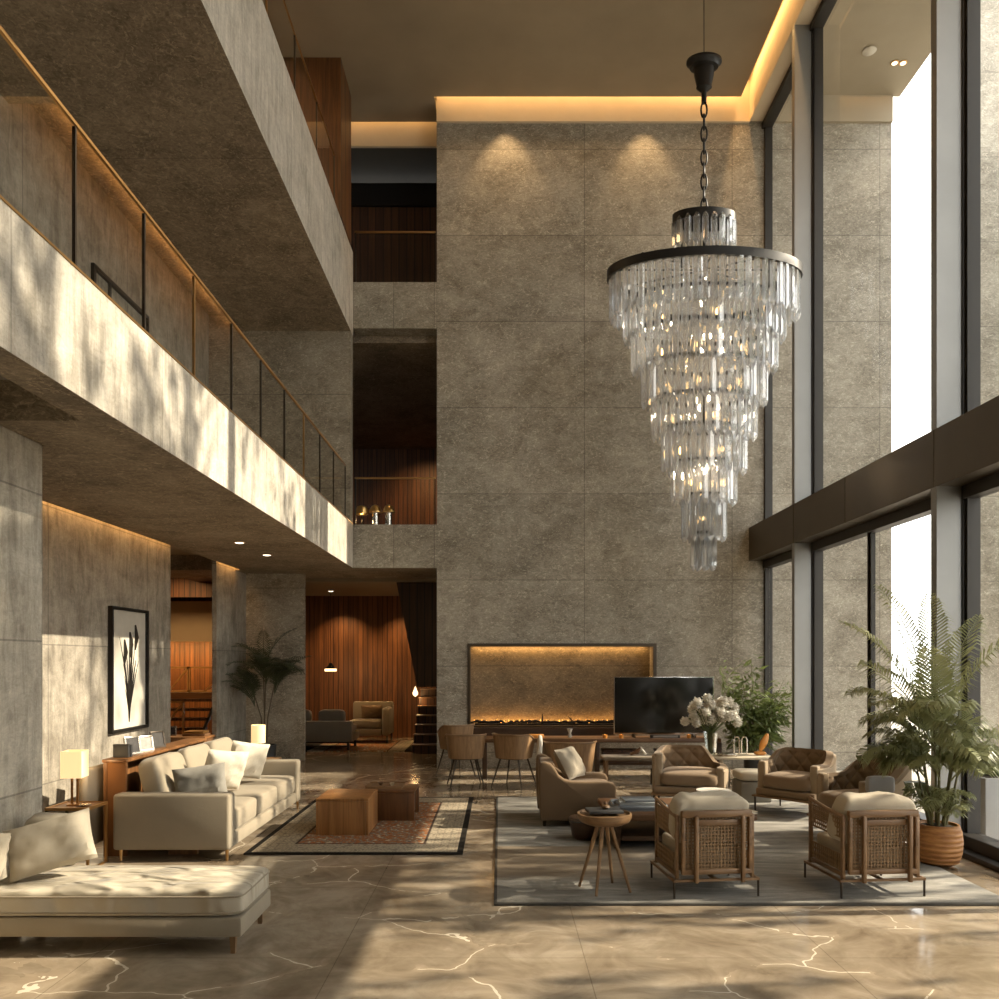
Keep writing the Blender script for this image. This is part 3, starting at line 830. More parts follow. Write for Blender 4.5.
throw('square_pillow', 'cream pillow lying against the left edge of the chaise longue', (-3.10, 4.80, .575), .30, .28, .12, 'linen_cream', -20, 0, -8, 11)

# ------------------------------------------------------------------ metal side table and lamp
st = thing('side_table', 'slim bronze framed side table between chaise and sofa', 'side table', (-3.575, 6.77, 0))
m = MB()
for (a0, a1, b0, b1) in ((-.18, .18, -.165, -.145), (-.18, .18, .145, .165), (-.18, -.16, -.145, .145), (.16, .18, -.145, .145)): m.box(a0, a1, b0, b1, .505, .528)
m.build('top_frame', 'brass', st)
MB().box(-.16, .16, -.145, .145, .510, .522).build('table_top', 'walnut_x', st)
for x in (-.17, .17):
    for y in (-.155, .155): MB().box(x - .009, x + .009, y - .009, y + .009, 0, .505).build('leg', 'brass' if x > 0 else 'dark_metal', st)
m = MB(); m.box(-.16, .16, -.164, -.148, .0, .016); m.box(.162, .178, -.145, .145, 0, .016); m.box(-.178, -.162, -.145, .145, 0, .016); m.build('stretcher', 'brass', st)
def box_lamp(loc, w, h, hb, label, rz=0, rnd=False):
    t = thing('table_lamp', label, 'lamp', loc, rz)
    if rnd: MB().lathe([(w / 2, hb), (w / 2, hb + h), (w / 2 - .004, hb + h), (w / 2 - .004, hb)], n=28, cap=False).build('lamp_shade', 'lampshade', t)
    else:
        m = MB(); a = w / 2
        for (x0, x1, y0, y1) in ((-a, a, -a, -a + .005), (-a, a, a - .005, a), (-a, -a + .005, -a, a), (a - .005, a, -a, a)): m.box(x0, x1, y0, y1, hb, hb + h)
        m.build('lamp_shade', 'lampshade', t)
    for x in (-.022, .022): MB().box(x - .008, x + .008, -.008, .008, .012, hb + .03).build('post', 'brass', t)
    MB().box(-.05, .05, -.05, .05, 0, .012, b=.003).build('base', 'brass', t)
    MB().lathe([(.004, hb + .03), (.03, hb + .08), (.02, hb + .12), (.003, hb + .14)], n=12).build('bulb', 'glow_warm', t)
    return t
box_lamp((-3.60, 6.78, .5225), .165, .225, .235, 'square shaded lamp on the slim bronze side table', 8)
t = tag(MB().lathe([(.03, .004), (.046, .016), (.05, .016), (.033, 0)], n=24).build('dish', 'silver'), 'small silver dish on the bronze side table beside the lamp', 'dish'); t.location = (-3.478, 6.72, .5225)
# far end table and lamp
et = thing('end_table', 'low wooden end table behind the far end of the sofa', 'end table', (-2.98, 9.85, 0))
MB().box(-.24, .24, -.22, .22, .50, .53, b=.005).build('table_top', 'oak_x', et)
for x in (-.21, .21):
    for y in (-.19, .19): MB().box(x - .015, x + .015, y - .015, y + .015, 0, .50).build('leg', 'oak', et)
box_lamp((-2.97, 9.85, .531), .17, .22, .20, 'round shaded lamp on the wooden end table by the palm', 0, True)

# ------------------------------------------------------------------ framed botanical picture (left wall)
pf = thing('framed_picture', 'tall black framed botanical print on the left wall', 'picture', (-4.395, 9.45, 1.94))
y0, y1, z0, z1 = -.76, .46, -.96, .78
# visible frame from Y 9.03 .. 10.27
y0, y1, z0, z1 = -.47, .47, -1.02, .42
m = MB(); b = .035
for r in ((y0, y1, z0, z0 + b), (y0, y1, z1 - b, z1), (y0, y0 + b, z0 + b, z1 - b), (y1 - b, y1, z0 + b, z1 - b)): m.box(0, .05, *r)
m.build('frame', 'black_metal', pf)
MB().box(.004, .018, y0 + b, y1 - b, z0 + b, z1 - b).build('print', 'paper', pf)
m = MB(); rg = random.Random(3)
yc = (y0 + y1) / 2
for k in range(16):
    a = rg.uniform(-.24, .24); top = rg.uniform(-.55, .20)
    q = [(.0195, yc + a * s_ ** 1.6 + .03 * a, z0 + .1 + (top - z0 - .1) * s_) for s_ in (0, .25, .5, .75, 1)]
    m.tube(q, [.004, .006, .012, .009, .002], 5, flat=.25)
for k in range(3):
    ya = yc - .14 + k * .14; zt = .05 + .09 * k
    m.tube([(.0195, yc, z0 + .1), (.0195, (ya + yc) / 2, -.45), (.0195, ya, zt - .3)], .004, 5, flat=.3)
    m.tube([(.0195, ya, zt - .3), (.0195, ya + .01, zt - .15), (.0195, ya + .01, zt)], [.02, .055, .02], 6, flat=.12)
m.build('botanical_drawing', 'photo_dark', pf)

# ------------------------------------------------------------------ cane lounge chairs (face +y, back to the camera)
def cane_grid(mb, x0, x1, z0, z1, y, pitch, M=None, wv=.010, axis='x'):
    n = int((x1 - x0) / pitch); k = int((z1 - z0) / pitch)
    for i in range(n + 1):
        x = x0 + (x1 - x0) * i / n
        if axis == 'x': mb.box(x - wv / 2, x + wv / 2, y - .003, y + .002, z0, z1, M=M)
        else: mb.box(y - .003, y + .002, x - wv / 2, x + wv / 2, z0, z1, M=M)
    for j in range(k + 1):
        z = z0 + (z1 - z0) * j / k
        if axis == 'x': mb.box(x0, x1, y - .002, y + .003, z - wv / 2, z + wv / 2, M=M)
        else: mb.box(y - .002, y + .003, x0, x1, z - wv / 2, z + wv / 2, M=M)
def cane_chair(label, loc, rz):
    t = thing('cane_armchair', label, 'armchair', loc, rz, 'cane backed armchairs with their backs to the camera')
    W, D = .325, .30
    # thin metal legs and base rail
    m = MB()
    m.box(-W + .01, W - .01, -D + .01, -D + .025, .118, .136); m.box(-W + .01, W - .01, D - .025, D - .01, .118, .136)
    m.box(-W, -W + .016, -D + .01, D - .01, .118, .136); m.box(W - .016, W, -D + .01, D - .01, .118, .136)
    m.box(-.012, .012, -D + .02, D - .02, .12, .134)
    m.build('base_rail', 'oak_x', t)
    for x in (-W + .008, W - .008):
        for y in (-D + .018, D - .018): MB().tube([(x, y, 0), (x, y, .125)], .0085, 8).build('leg', 'dark_metal', t)
    # back frame
    m = MB()
    m.box(-.265, .265, -.305, -.255, .585, .635, b=.01); m.box(-.18, .18, -.30, -.27, .525, .57, b=.006)
    m.box(-.265, .265, -.298, -.262, .17, .21, b=.008)
    m.box(-.265, -.238, -.30, -.262, .20, .59, b=.006); m.box(.238, .265, -.30, -.262, .20, .59, b=.006)
    m.build('back_frame', 'oak_x', t)
    for x in (-.165, .185): MB().box(x - .014, x + .014, -.335, -.302, .118, .60, b=.006).build('back_post', 'oak', t)
    m = MB(); cane_grid(m, -.24, .24, .21, .585, -.278, .025, wv=.011); m.build('cane_back', 'cane', t)
    # arms: slatted cane sides with an opening
    for s in (-1, 1):
        m = MB()
        x = s * .285
        m.box(x - .012, x + .012, .23, .27, .13, .625, b=.006); m.box(x - .012, x + .012, -.262, -.225, .13, .60, b=.006)
        m.tube([(x, -.25, .585), (x, .0, .60), (x, .27, .635)], [.017, .017, .015], 8)
        m.box(x - .01, x + .01, -.23, .24, .145, .175, b=.005)
        m.build('arm_frame', 'oak_y', t)
        m = MB()
        for (za, zb) in ((.43, .59), (.19, .30)):
            cane_grid(m, -.225, .235, za, zb, x, .030, axis='y', wv=.014)
        m.build('cane_side', 'cane', t)
    m = MB(); m.cushion((.52, .50, .16), T(0, .0, .30), e=.2, nu=36, wr=.008, crown=.02); m.build('seat_cushion', 'linen_sofa', t)
    m = MB(); m.box(-.26, .26, -.25, .25, .19, .22); m.build('seat_panel', 'oak_x', t)
    m = MB(); m.cushion((.57, .20, .37), T(0, -.13, .548, 9, 0, 0), e=.27, nu=64, nv=30, wr=.034, seed=loc[0] * 3); m.build('back_cushion', 'linen_cream', t)
    return t
cane_chair('cane backed wooden armchair beside the small round stool', (1.555, 6.12, RZ), 6)
cane_chair('cane backed wooden armchair beside the terracotta plant pot', (2.775, 6.12, RZ), 5)

# ------------------------------------------------------------------ barrel chairs with quilted backs (face -y)
def barrel_chair(label, loc, rz, w=.40, d=.37, hb=.70, ha=.52, mat='taupe_velvet', wooden=True, sweep=1.0, rs=.34):
    t = thing('barrel_armchair', label, 'armchair', loc, rz, 'quilted barrel armchairs around the grey rug')
    NU, NV = 150, 34
    def plan(u, r):            # u -1..1 round the U from the right front to the left front
        a = u * R(128)
        sx, cy = math.sin(a), math.cos(a)
        q = 3.2
        k = (abs(sx) ** q + abs(cy) ** q) ** (-1 / q)
        return Vector((sx * k * (w + r), cy * k * (d + r), 0))
    def top(u):
        k = min(1, max(0, (abs(u) - (rs if u > 0 else .34)) / (.36 if rs > .3 else .22))); k = k * k * (3 - 2 * k)
        return hb + (ha - hb) * k * (sweep if u < 0 else 1)
    def shell(r0, r1, zb, dz, quilt):
        vs = []; fs = []
        for i in range(NU + 1):
            u = -1 + 2 * i / NU
            tp = top(u) + dz
            loop = []
            for j in range(NV + 1):               # outer up
                z = zb + (tp - zb) * j / NV
                p = plan(u, r1); loop.append((p.x, p.y, z))
            for j in range(NV + 1):               # inner down
                z = tp - (tp - zb) * j / NV
                q = 0
                if quilt:
                    aa = u * 14; bb = (z - .42) * 16
                    f1 = abs(math.sin(aa + bb)); f2 = abs(math.sin(aa - bb))
                    q = .026 * (min(f1, f2) ** .55) - .026 if z < tp - .03 else -.006
                p = plan(u, r0 - q * -1 - 0) if False else plan(u, r0 - q)
                loop.append((p.x, p.y, z + (.012 if j == 0 else 0)))
            vs.extend(loop)
        m_ = 2 * NV + 2
        for i in range(NU):
            for j in range(m_):
                a = i * m_ + j; b = i * m_ + (j + 1) % m_
                fs.append((a, b, b + m_, a + m_))
        fs.append(tuple(range(m_))); fs.append(tuple(NU * m_ + j for j in range(m_ - 1, -1, -1)))
        return vs, fs
    m = MB(); m.add(*shell(-.085, -.012, .28, 0, True)); m.build('backrest', mat, t, ang=60)
    m = MB(); m.add(*shell(-.011, .014, .20, -.03, False)); m.build('outer_shell', 'tan_fabric', t)
    MB().cushion((2 * w - .17, 2 * d - .10, .17), T(0, -.02, .365), e=.3, nu=36, wr=.004, crown=.02).build('seat_cushion', mat, t)
    MB().box(-w + .03, w - .03, -d + .03, d - .03, .205, .285, b=.02).build('seat_base', mat, t)
    # padded arm fronts
    for s in (-1, 1):
        p = plan(s * 1.0, -.035)
        m = MB(); m.box(p.x - .042, p.x + .045, p.y - .035, p.y + .05, .21, top(s) + .012, b=.02, seg=3); m.build('arm_front', 'tan_fabric', t)
    if wooden:
        for s in (-1, 1):
            m = MB(); q = []
            for k in range(17):
                a = PI * k / 16
                q.append((s * (w + .022), .02 + .12 * math.cos(a), .27 + .17 * min(1, 1.5 * math.sin(a))))
            m.tube(q, .011, 6); m.build('side_ring', 'dark_metal', t)
    MB().box(-w, w, -d, d, .185, .205, b=.006).build('base_rail', 'oak_x', t)
    for x in (-w + .03, w - .03):
        for y in (-d + .03, d - .03): MB().tube([(x, y, 0), (x, y, .19)], [.009, .013], 8).build('leg', 'dark_metal', t)
    return t
barrel_chair('quilted barrel armchair to the left of the white flowers', (2.24, 9.40, RZ), -16, .42, .38, .69, .50, sweep=.25, rs=.13)
barrel_chair('quilted barrel armchair standing in front of the window wall', (3.36, 9.05, RZ), -46, .375, .33, .70, .57)
barrel_chair('quilted barrel armchair with grey towel half hidden by the tall palm', (3.50, 7.72, RZ), -74, .36, .36, .76, .60)
# towel folded over its back
o = tag(MB().cushion((.07, .26, .16), None, e=.25, wr=.004).build('folded_towel', 'blanket_grey'), 'folded grey towel hanging on the armchair back before the palm', 'towel')
o.location = (3.45, 7.25, .62); o.rotation_euler = (0, 0, R(98))

# ------------------------------------------------------------------ brown scoop armchair (faces +x, side to the camera)
a = thing('scoop_armchair', 'brown upholstered armchair with sloping arms seen from the side', 'armchair', (.83, 8.70, RZ))
prof = [(-.40, .06), (-.42, .40), (-.415, .62), (-.40, .665), (-.36, .675), (-.30, .655), (-.25, .60), (-.21, .53), (-.15, .485), (-.08, .47), (.30, .46), (.365, .445), (.385, .41), (.385, .06)]
for y0 in (-.40, .27):
    m = MB(); bm = bmesh.new()
    f = bm.faces.new([bm.verts.new((p[0], y0, p[1])) for p in prof])
    r_ = bmesh.ops.extrude_face_region(bm, geom=[f]); bmesh.ops.translate(bm, verts=[v for v in r_['geom'] if isinstance(v, bmesh.types.BMVert)], vec=(0, .13, 0))
    bmesh.ops.bevel(bm, geom=[e for e in bm.edges if abs(e.verts[0].co.y - e.verts[1].co.y) < 1e-6], offset=.022, segments=3, profile=.5, affect='EDGES')
    bm.verts.index_update(); m.add([v.co.copy() for v in bm.verts], [[v.index for v in f.verts] for f in bm.faces]); bm.free()
    m.build('armrest', 'taupe', a, ang=50)
MB().box(-.405, -.24, -.268, .268, .10, .655, b=.05, seg=3).build('backrest', 'taupe', a)
MB().box(-.238, .37, -.266, .266, .07, .24, b=.01).build('base', 'taupe', a)
MB().cushion((.60, .52, .17), T(.075, 0, .325), e=.2, wr=.004, crown=.015).build('seat_cushion', 'taupe', a)
for x in (-.36, .34):
    for y in (-.35, .35): MB().tube([(x, y, 0), (x, y, .065)], [.016, .024], 8).build('leg', 'dark_metal', a)
throw('striped_pillow', 'striped beige pillow in the brown sloping armchair', (.765, 8.68, .635), .44, .36, .16, 'pillow_stripe', -30, 0, 62, 4)

# ------------------------------------------------------------------ round stool table
s = thing('stool_table', 'small round wooden stool table with four splayed legs', 'side table', (.79, 6.02, RZ + .006))
MB().lathe([(.02, .492), (.14, .495), (.185, .515), (.203, .545), (.205, .575), (.19, .578), (.185, .562), (.02, .560)], n=40).build('round_top', 'oak_x', s)
for k in range(4):
    q = PI / 4 + k * PI / 2 + .35
    MB().tube([(.045 * math.cos(q), .045 * math.sin(q), .50), (.20 * math.cos(q), .20 * math.sin(q), 0)], [.017, .011], 8).build('leg', 'oak', s)
m = tag(MB().box(-.13, .13, -.09, .09, 0, .022, b=.003).build('book', 'book_dark'), 'dark covered book lying on the round stool table', 'book'); m.location = (.79, 6.04, .585 + RZ); m.rotation_euler = (0, 0, .1)
o = thing('ornament', 'small turned wooden ornament on the dark book', 'ornament', (.80, 6.05, .608 + RZ))
MB().lathe([(.018, 0), (.036, .012), (.03, .026), (.012, .032)], n=16).build('body', 'oak_x', o); MB().lathe([(.006, .032), (.016, .040), (.014, .052), (.002, .06)], n=12).build('knob', 'walnut_x', o)

# ------------------------------------------------------------------ low dark coffee table
ct = thing('coffee_table', 'low dark wooden coffee table in the middle of the grey rug', 'coffee table', (1.62, 7.72, RZ))
MB().box(-.62, .72, -.46, .46, .27, .325, b=.01).build('table_top', 'walnut_x', ct)
MB().box(-.50, .62, -.40, .40, .075, .12, b=.006).build('shelf', 'walnut_dark', ct)
for x in (-.56, .60):
    m = MB(); m.prism([(-.44, .268), (.44, .268), (.36, 0), (-.36, 0)], x, x + .05); m.build('end_panel', 'walnut_dark', ct)
p = thing('pouf', 'small dark brown tapered pouf behind the round stool table', 'pouf', (.83, 7.77, RZ))
MB().lathe([(.10, 0), (.125, .02), (.16, .19), (.15, .21), (.02, .215)], n=28).build('body', 'walnut_dark', p)
MB().lathe([(.163, .175), (.168, .18), (.163, .187)], n=28, cap=False).build('seam', 'book_dark', p)
zt = .3255 + RZ
t = thing('tray', 'blue grey rounded tray on the left of the low coffee table', 'tray', (1.32, 7.62, zt))
MB().box(-.26, .26, -.2, .2, 0, .012, b=.004).build('tray_base', 'book_blue', t)
m = MB(); q = [(.25 * math.copysign(abs(math.cos(th)) ** .35, math.cos(th)), .19 * math.copysign(abs(math.sin(th)) ** .35, math.sin(th)), .03) for th in [2 * PI * (k + .5) / 40 for k in range(40)]]
m.tube(q, .014, 6, closed=True, flat=1.6); m.build('rim', 'book_blue', t)
bz = zt + .0125
for i, (w, d_, h, mt, lb, rz) in enumerate(((.40, .28, .032, 'book_blue', 'thick slate blue book at the bottom of the tray stack', 3), (.36, .25, .026, 'paper_grey', 'grey covered book in the middle of the tray stack', -4), (.30, .22, .018, 'book_blue', 'thin slate blue book on top of the tray stack', 6))):
    b_ = thing('book', lb, 'book', (1.32, 7.62, bz), rz, 'books stacked in the blue grey tray')
    MB().box(-w / 2, w / 2, -d_ / 2, d_ / 2, .003, h - .003).build('pages', 'paper', b_)
    m = MB(); m.box(-w / 2 - .003, w / 2 + .003, -d_ / 2 - .003, d_ / 2 + .003, 0, .003); m.box(-w / 2 - .003, w / 2 + .003, -d_ / 2 - .003, d_ / 2 + .003, h - .003, h); m.box(-w / 2 - .003, w / 2 + .003, -d_ / 2 - .005, -d_ / 2, 0, h); m.build('cover', mt, b_)
    bz += h + .0005
t = thing('woven_bowl', 'pale grey bowl on the low coffee table behind a cane armchair', 'bowl', (2.10, 7.84, zt))
MB().lathe([(.06, 0), (.11, .02), (.155, .075), (.165, .125), (.155, .125), (.10, .03), (.02, .012)], n=32).build('body', 'blanket_grey', t)
MB().lathe([(.15, .118), (.168, .122), (.168, .132), (.15, .130)], n=32).build('rim', 'white_cloth', t)
for i, (x, y, rz, mt, lb) in enumerate(((2.20, 7.42, 14, 'paper', 'open pale magazine at the right end of the low coffee table'), (2.19, 7.43, 30, 'book_cream', 'cream magazine lying on the pale magazine'))):
    o = tag(MB().box(-.12, .12, -.16, .16, 0, .008, b=.002).build('magazine', mt), lb, 'magazine'); o.location = (x, y, zt + .001 + i * .0085); o.rotation_euler = (0, 0, R(rz))
# ------------------------------------------------------------------ media console, television, bench
mc = thing('media_console', 'long low dark console table below the television', 'console', (1.5, 11.98, 0))
MB().box(-1.79, 1.76, -.23, .23, .535, .595, b=.006).build('table_top', 'walnut_x', mc)
MB().box(-.02, 1.74, -.20, .20, .20, .235, b=.005).build('shelf', 'walnut_dark', mc)
for x in (-1.72, -.06, 1.74): MB().box(x - .035, x + .035, -.2, .2, 0, .534, b=.005).build('leg', 'walnut_dark', mc)
for i, (x, lb) in enumerate(((1.75, 'dark wooden box on the console lower shelf under the left of the television'), (2.55, 'dark wooden box on the console lower shelf under the right of the television'))):
    o = thing('storage_box', lb, 'box', (x + .05, 11.98, .2355), 0)
    MB().box(-.26, .26, -.15, .15, 0, .15, b=.006).build('body', 'walnut_dark', o); MB().box(-.27, .27, -.155, .155, .151, .18, b=.005).build('lid', 'wood_dark', o)
tv = thing('television', 'large black flat television on the dark console', 'television', (2.46, 12.0, .5955))
MB().box(-.75, .75, -.022, .022, .04, .905, b=.006).build('bezel', 'chrome', tv)
MB().box(-.735, .735, -.0245, -.0225, .065, .892).build('screen', 'screen', tv)
for x in (-.45, .45): MB().prism([(-.11, 0), (.11, 0), (.11, .012), (.012, .05), (-.012, .05), (-.11, .012)], x - .015, x + .015).build('foot', 'dark_metal', tv)
o = thing('soundbar', 'short dark soundbar in front of the television', 'speaker', (2.45, 11.84, .5955))
MB().box(-.22, .22, -.035, .035, 0, .05, b=.012).build('body', 'book_dark', o); MB().box(-.18, .18, -.0375, -.0355, .012, .038).build('grille', 'blanket_grey', o)
for x, lb in ((1.56, 'glowing amber candle left of the television base'), (1.80, 'glowing amber candle under the television left corner'), (2.80, 'glowing amber candle under the television right side')):
    o = thing('candle', lb, 'candle', (x, 11.83, .5955))
    MB().lathe([(.03, 0), (.036, .05), (.033, .05), (.027, .006)], n=16).build('glass_cup', 'orange_shell', o); MB().lathe([(.004, .02), (.012, .035), (.002, .06)], n=8).build('flame', 'ember', o)
o = tag(MB().lathe([(.03, 0), (.035, .02), (.02, .06), (.045, .13), (.04, .13), (.012, .06)], n=16).build('goblet', 'white_cloth'), 'small pale goblet on the console beneath the fire niche', 'goblet'); o.location = (1.05, 11.95, .5955)
o = tag(MB().box(-.11, .11, -.07, .07, 0, .05, b=.01).build('wooden_block', 'orange_shell'), 'small orange box on the left part of the dark console', 'box'); o.location = (.55, 11.9, .5955)
be = thing('bench', 'grey topped wooden bench in front of the console', 'bench', (1.85, 11.22, RZ * 0))
MB().box(-.42, .42, -.16, .16, .36, .41, b=.015).build('seat', 'grey_sofa', be)
for x in (-.36, .36):
    for y in (-.12, .12): MB().box(x - .018, x + .018, y - .018, y + .018, 0, .36).build('leg', 'oak', be)
o = thing('branch_ornament', 'small carved ornament with white tip on the bench', 'ornament', (1.93, 11.2, .4105))
MB().tube([(-.10, 0, .02), (0, .0, .06), (.05, 0, .12)], [.02, .03, .012], 8).build('body', 'walnut_x', o); MB().tube([(.04, 0, .12), (.12, 0, .02)], .014, 8).build('tip', 'petal', o)

# ------------------------------------------------------------------ linear fire in the niche
fb = thing('linear_fireplace', 'long ember bed glowing along the bottom of the wall niche', 'fireplace', (1.0, 13.2, .66))
MB().box(-1.45, 1.48, -.1, .12, .021, .045, b=.004).build('burner_tray', 'black_ash', fb)
rg = random.Random(5)
for k in range(26):
    x = -1.38 + 2.76 * k / 25 + rg.uniform(-.04, .04); L = rg.uniform(.05, .13); a = rg.uniform(-.5, .5)
    MB().tube([(x - L * math.cos(a), -.03 - L * math.sin(a) * .4, .06), (x, -.03, .07 + rg.uniform(0, .02)), (x + L * math.cos(a), -.03 + L * math.sin(a) * .4, .058)], [.014, .024, .012], 7).build('log', 'black_ash', fb)
m = MB()
for k in range(40):
    x = -1.42 + 2.87 * k / 39 + rg.uniform(-.02, .02)
    MB().lathe([(.002, 0), (.016, .01), (.011, .025), (.001, rg.uniform(.035, .07))], (x, .06, .045), 6).build('flame', 'ember', fb)
for x, h, lb in ((.70, .17, 'dark slim spike standing among the fire niche logs'), (1.24, .13, 'dark leaning poker among the fire niche logs')):
    o = tag(MB().tube([(0, 0, 0), (0 if x < 1 else -.12, 0, h)], [.02, .006], 6).build('fire_tool', 'black_ash'), lb, 'fire tool'); o.location = (x, 13.06, .70)

# ------------------------------------------------------------------ dining chairs
def dining_chair(label, loc, rz, w=.275, h0=.43, h1=.73, tub=False):
    t = thing('dining_chair', label, 'chair', loc, rz, 'curved wooden dining chairs near the fire niche')
    N = 40; vs = []; fs = []
    for i in range(N + 1):
        u = -1 + 2 * i / N; a = -PI / 2 + u * R(118)
        k = (abs(math.cos(a)) ** 3 + abs(math.sin(a)) ** 3) ** (-1 / 3)
        tp = h1 - (h1 - h0) * .35 * max(0, (abs(u) - .6) / .4) ** 1.5
        for (r, z) in ((w * .86, h0 - .12 if tub else h0 - .03), (w, tp), (w - .028, tp + .004), (w * .86 - .028, h0 - (.12 if tub else .02))):
            vs.append((r * k * math.cos(a), r * k * math.sin(a), z))
    for i in range(N):
        for j in range(4):
            fs.append((i * 4 + j, i * 4 + (j + 1) % 4, i * 4 + 4 + (j + 1) % 4, i * 4 + 4 + j))
    fs.append((0, 1, 2, 3)); fs.append(tuple(N * 4 + j for j in (3, 2, 1, 0)))
    MB().add(vs, fs).build('backrest', 'shell_wood', t)
    m = MB(); q = []
    for i in range(N + 1):
        u = -1 + 2 * i / N; a = -PI / 2 + u * R(118); k = (abs(math.cos(a)) ** 3 + abs(math.sin(a)) ** 3) ** (-1 / 3)
        q.append(((w + .002) * k * math.cos(a), (w + .002) * k * math.sin(a), h1 - (h1 - h0) * .35 * max(0, (abs(u) - .6) / .4) ** 1.5))
    m.tube(q, .012, 6); m.build('top_rail', 'oak_x', t)
    MB().cushion((2 * w * .80, 2 * w * .78, .08), T(0, .02, h0 + .02), e=.5).build('seat', 'linen_grey', t)
    MB().box(-w * .6, w * .6, -w * .6, w * .6, h0 - .05, h0 - .025, b=.01).build('seat_base', 'dark_metal', t)
    for x in (-1, 1):
        for y in (-1, 1): MB().tube([(x * w * .5, y * w * .5, h0 - .03), (x * w * .86, y * w * .86, 0)], [.014, .009], 8).build('leg', 'dark_metal', t)
    return t
dining_chair('curved wooden dining chair nearest the stone wall corner', (-.47, 11.1, 0), 8)
dining_chair('curved wooden dining chair with pale throw over its arm', (.20, 11.1, 0), -28, .27)
dining_chair('curved wooden dining chair farthest back beside the wall corner', (-.66, 12.05, 0), 35, .25, .45, .78)
dining_chair('wide curved tub chair standing before the dark console', (.97, 11.24, 0), 4, .37, .33, .62, True)
o = tag(MB().cushion((.075, .26, .34), T(0, 0, 0, 0, 4, 0), e=.5, wr=.01, seed=8).build('throw_blanket', 'white_cloth'), 'crumpled pale throw hanging on the right of a dining chair', 'blanket')
o.location = (.552, 11.05, .55)

# ------------------------------------------------------------------ white table, flowers and company
wt = thing('occasional_table', 'pale topped table holding the white flowers by the window', 'table', (3.03, 10.38, 0))
MB().box(-.50, .48, -.24, .24, .485, .515, b=.008).build('table_top', 'book_cream', wt)
for x in (-.2, .40):
    m = MB(); m.tube([(x, -.16, .484), (x + .05, -.16, .25), (x, -.16, 0)], [.022, .016, .02], 8); m.tube([(x, .16, .484), (x + .05, .16, .25), (x, .16, 0)], [.022, .016, .02], 8); m.build('leg', 'book_cream', wt)
o = thing('ottoman', 'white cushioned ottoman under the pale table', 'ottoman', (3.12, 9.90, RZ))
MB().box(-.19, .19, -.19, .19, .0, .25, b=.02).build('base', 'linen_grey', o); MB().cushion((.40, .40, .12), T(0, 0, .315), e=.3).build('cushion', 'linen_light', o)
va = thing('flower_vase', 'clear faceted glass vase with white flowers', 'vase', (2.735, 10.36, .5155))
MB().lathe([(.05, 0), (.062, .01), (.085, .22), (.095, .30), (.088, .30), (.078, .22), (.055, .02), (.01, .015)], n=16).build('body', 'vase_glass', va, smooth=False)
fl = thing('flower_bouquet', 'bunch of white blossoms in the glass vase', 'flowers', (2.735, 10.36, .54))
rg = random.Random(11)
spots = []
for k in range(150):
    p = Vector((rg.uniform(-.34, .34), rg.uniform(-.22, .22), rg.uniform(.395, .74)))
    if ((p.x) / .36) ** 2 + ((p.z - .47) / .27) ** 2 + (p.y / .24) ** 2 > 1: continue
    if all((p - q).length > .105 for q in spots): spots.append(p)
m = MB()
for p in spots:
    m.tube([(p.x * .06, p.y * .06, .0), (p.x * .1, p.y * .1, .20), (p.x * .17, p.y * .17, .29), tuple(p)], .0045, 5)
    for q in range(2):
        a = rg.uniform(0, 6.28); d = Vector((math.cos(a), math.sin(a), rg.uniform(-.3, .4))) * .13; b0 = p * .8 + Vector((0, 0, .10)); sd = d.cross(Vector((0, 0, 1))).normalized() * .02
        m.add([b0, b0 + d * .5 + sd, b0 + d, b0 + d * .5 - sd], [(0, 1, 2, 3)])
m.build('stems', 'leaf_bamboo', fl)
for p in spots:
    m = MB(); rr = rg.uniform(.055, .075)
    for k in range(26):
        z = 1 - 2 * (k + .5) / 26; a = k * 2.39996; d = Vector((math.cos(a) * math.sqrt(1 - z * z), math.sin(a) * math.sqrt(1 - z * z), z))
        u = d.cross(Vector((0, 0, 1))).normalized() if abs(z) < .98 else Vector((1, 0, 0)); v = d.cross(u)
        c = p + d * rr * .55; tip = p + d * rr * rg.uniform(1.0, 1.25); w = rr * .52
        m.add([c, c + u * w + d * rr * .25, tip + u * w * .3, tip - u * w * .3, c - u * w + d * rr * .25, c + v * w * .5 + d * rr * .4], [(0, 1, 2, 5), (0, 5, 3, 4), (5, 2, 3)])
    m.lathe([(.002, -rr * .85), (rr * .6, -rr * .6), (rr * .85, 0), (rr * .6, rr * .6), (.002, rr * .85)], tuple(p), 12)
    m.build('blossom', 'petal', fl, ang=80)
o = thing('chrome_stand', 'pair of rounded chrome frames on the pale table', 'ornament', (3.13, 10.4, .5155))
for x in (-.05, .05):
    m = MB(); m.tube([(x - .035, 0, .01), (x - .035, 0, .2), (x - .02, 0, .235), (x + .02, 0, .235), (x + .035, 0, .2), (x + .035, 0, .01)], .009, 8); m.build('loop', 'chrome', o)
MB().box(-.1, .1, -.03, .03, 0, .012).build('base', 'chrome', o)
o = thing('orange_ornament', 'orange leaf shaped ornament at the right of the pale table', 'ornament', (3.40, 10.38, .5155))
MB().cushion((.09, .06, .26), T(.03, 0, .165, 0, 24, 0), e=.8).build('body', 'orange_shell', o); MB().cushion((.16, .10, .05), T(-.02, 0, .027), e=.6).build('base', 'orange_shell', o)
o = tag(MB().box(-.11, .11, -.08, .08, 0, .035, b=.006).build('trinket_box', 'silver'), 'low silver box beside the flower vase on the pale table', 'box'); o.location = (2.92, 10.28, .5155)

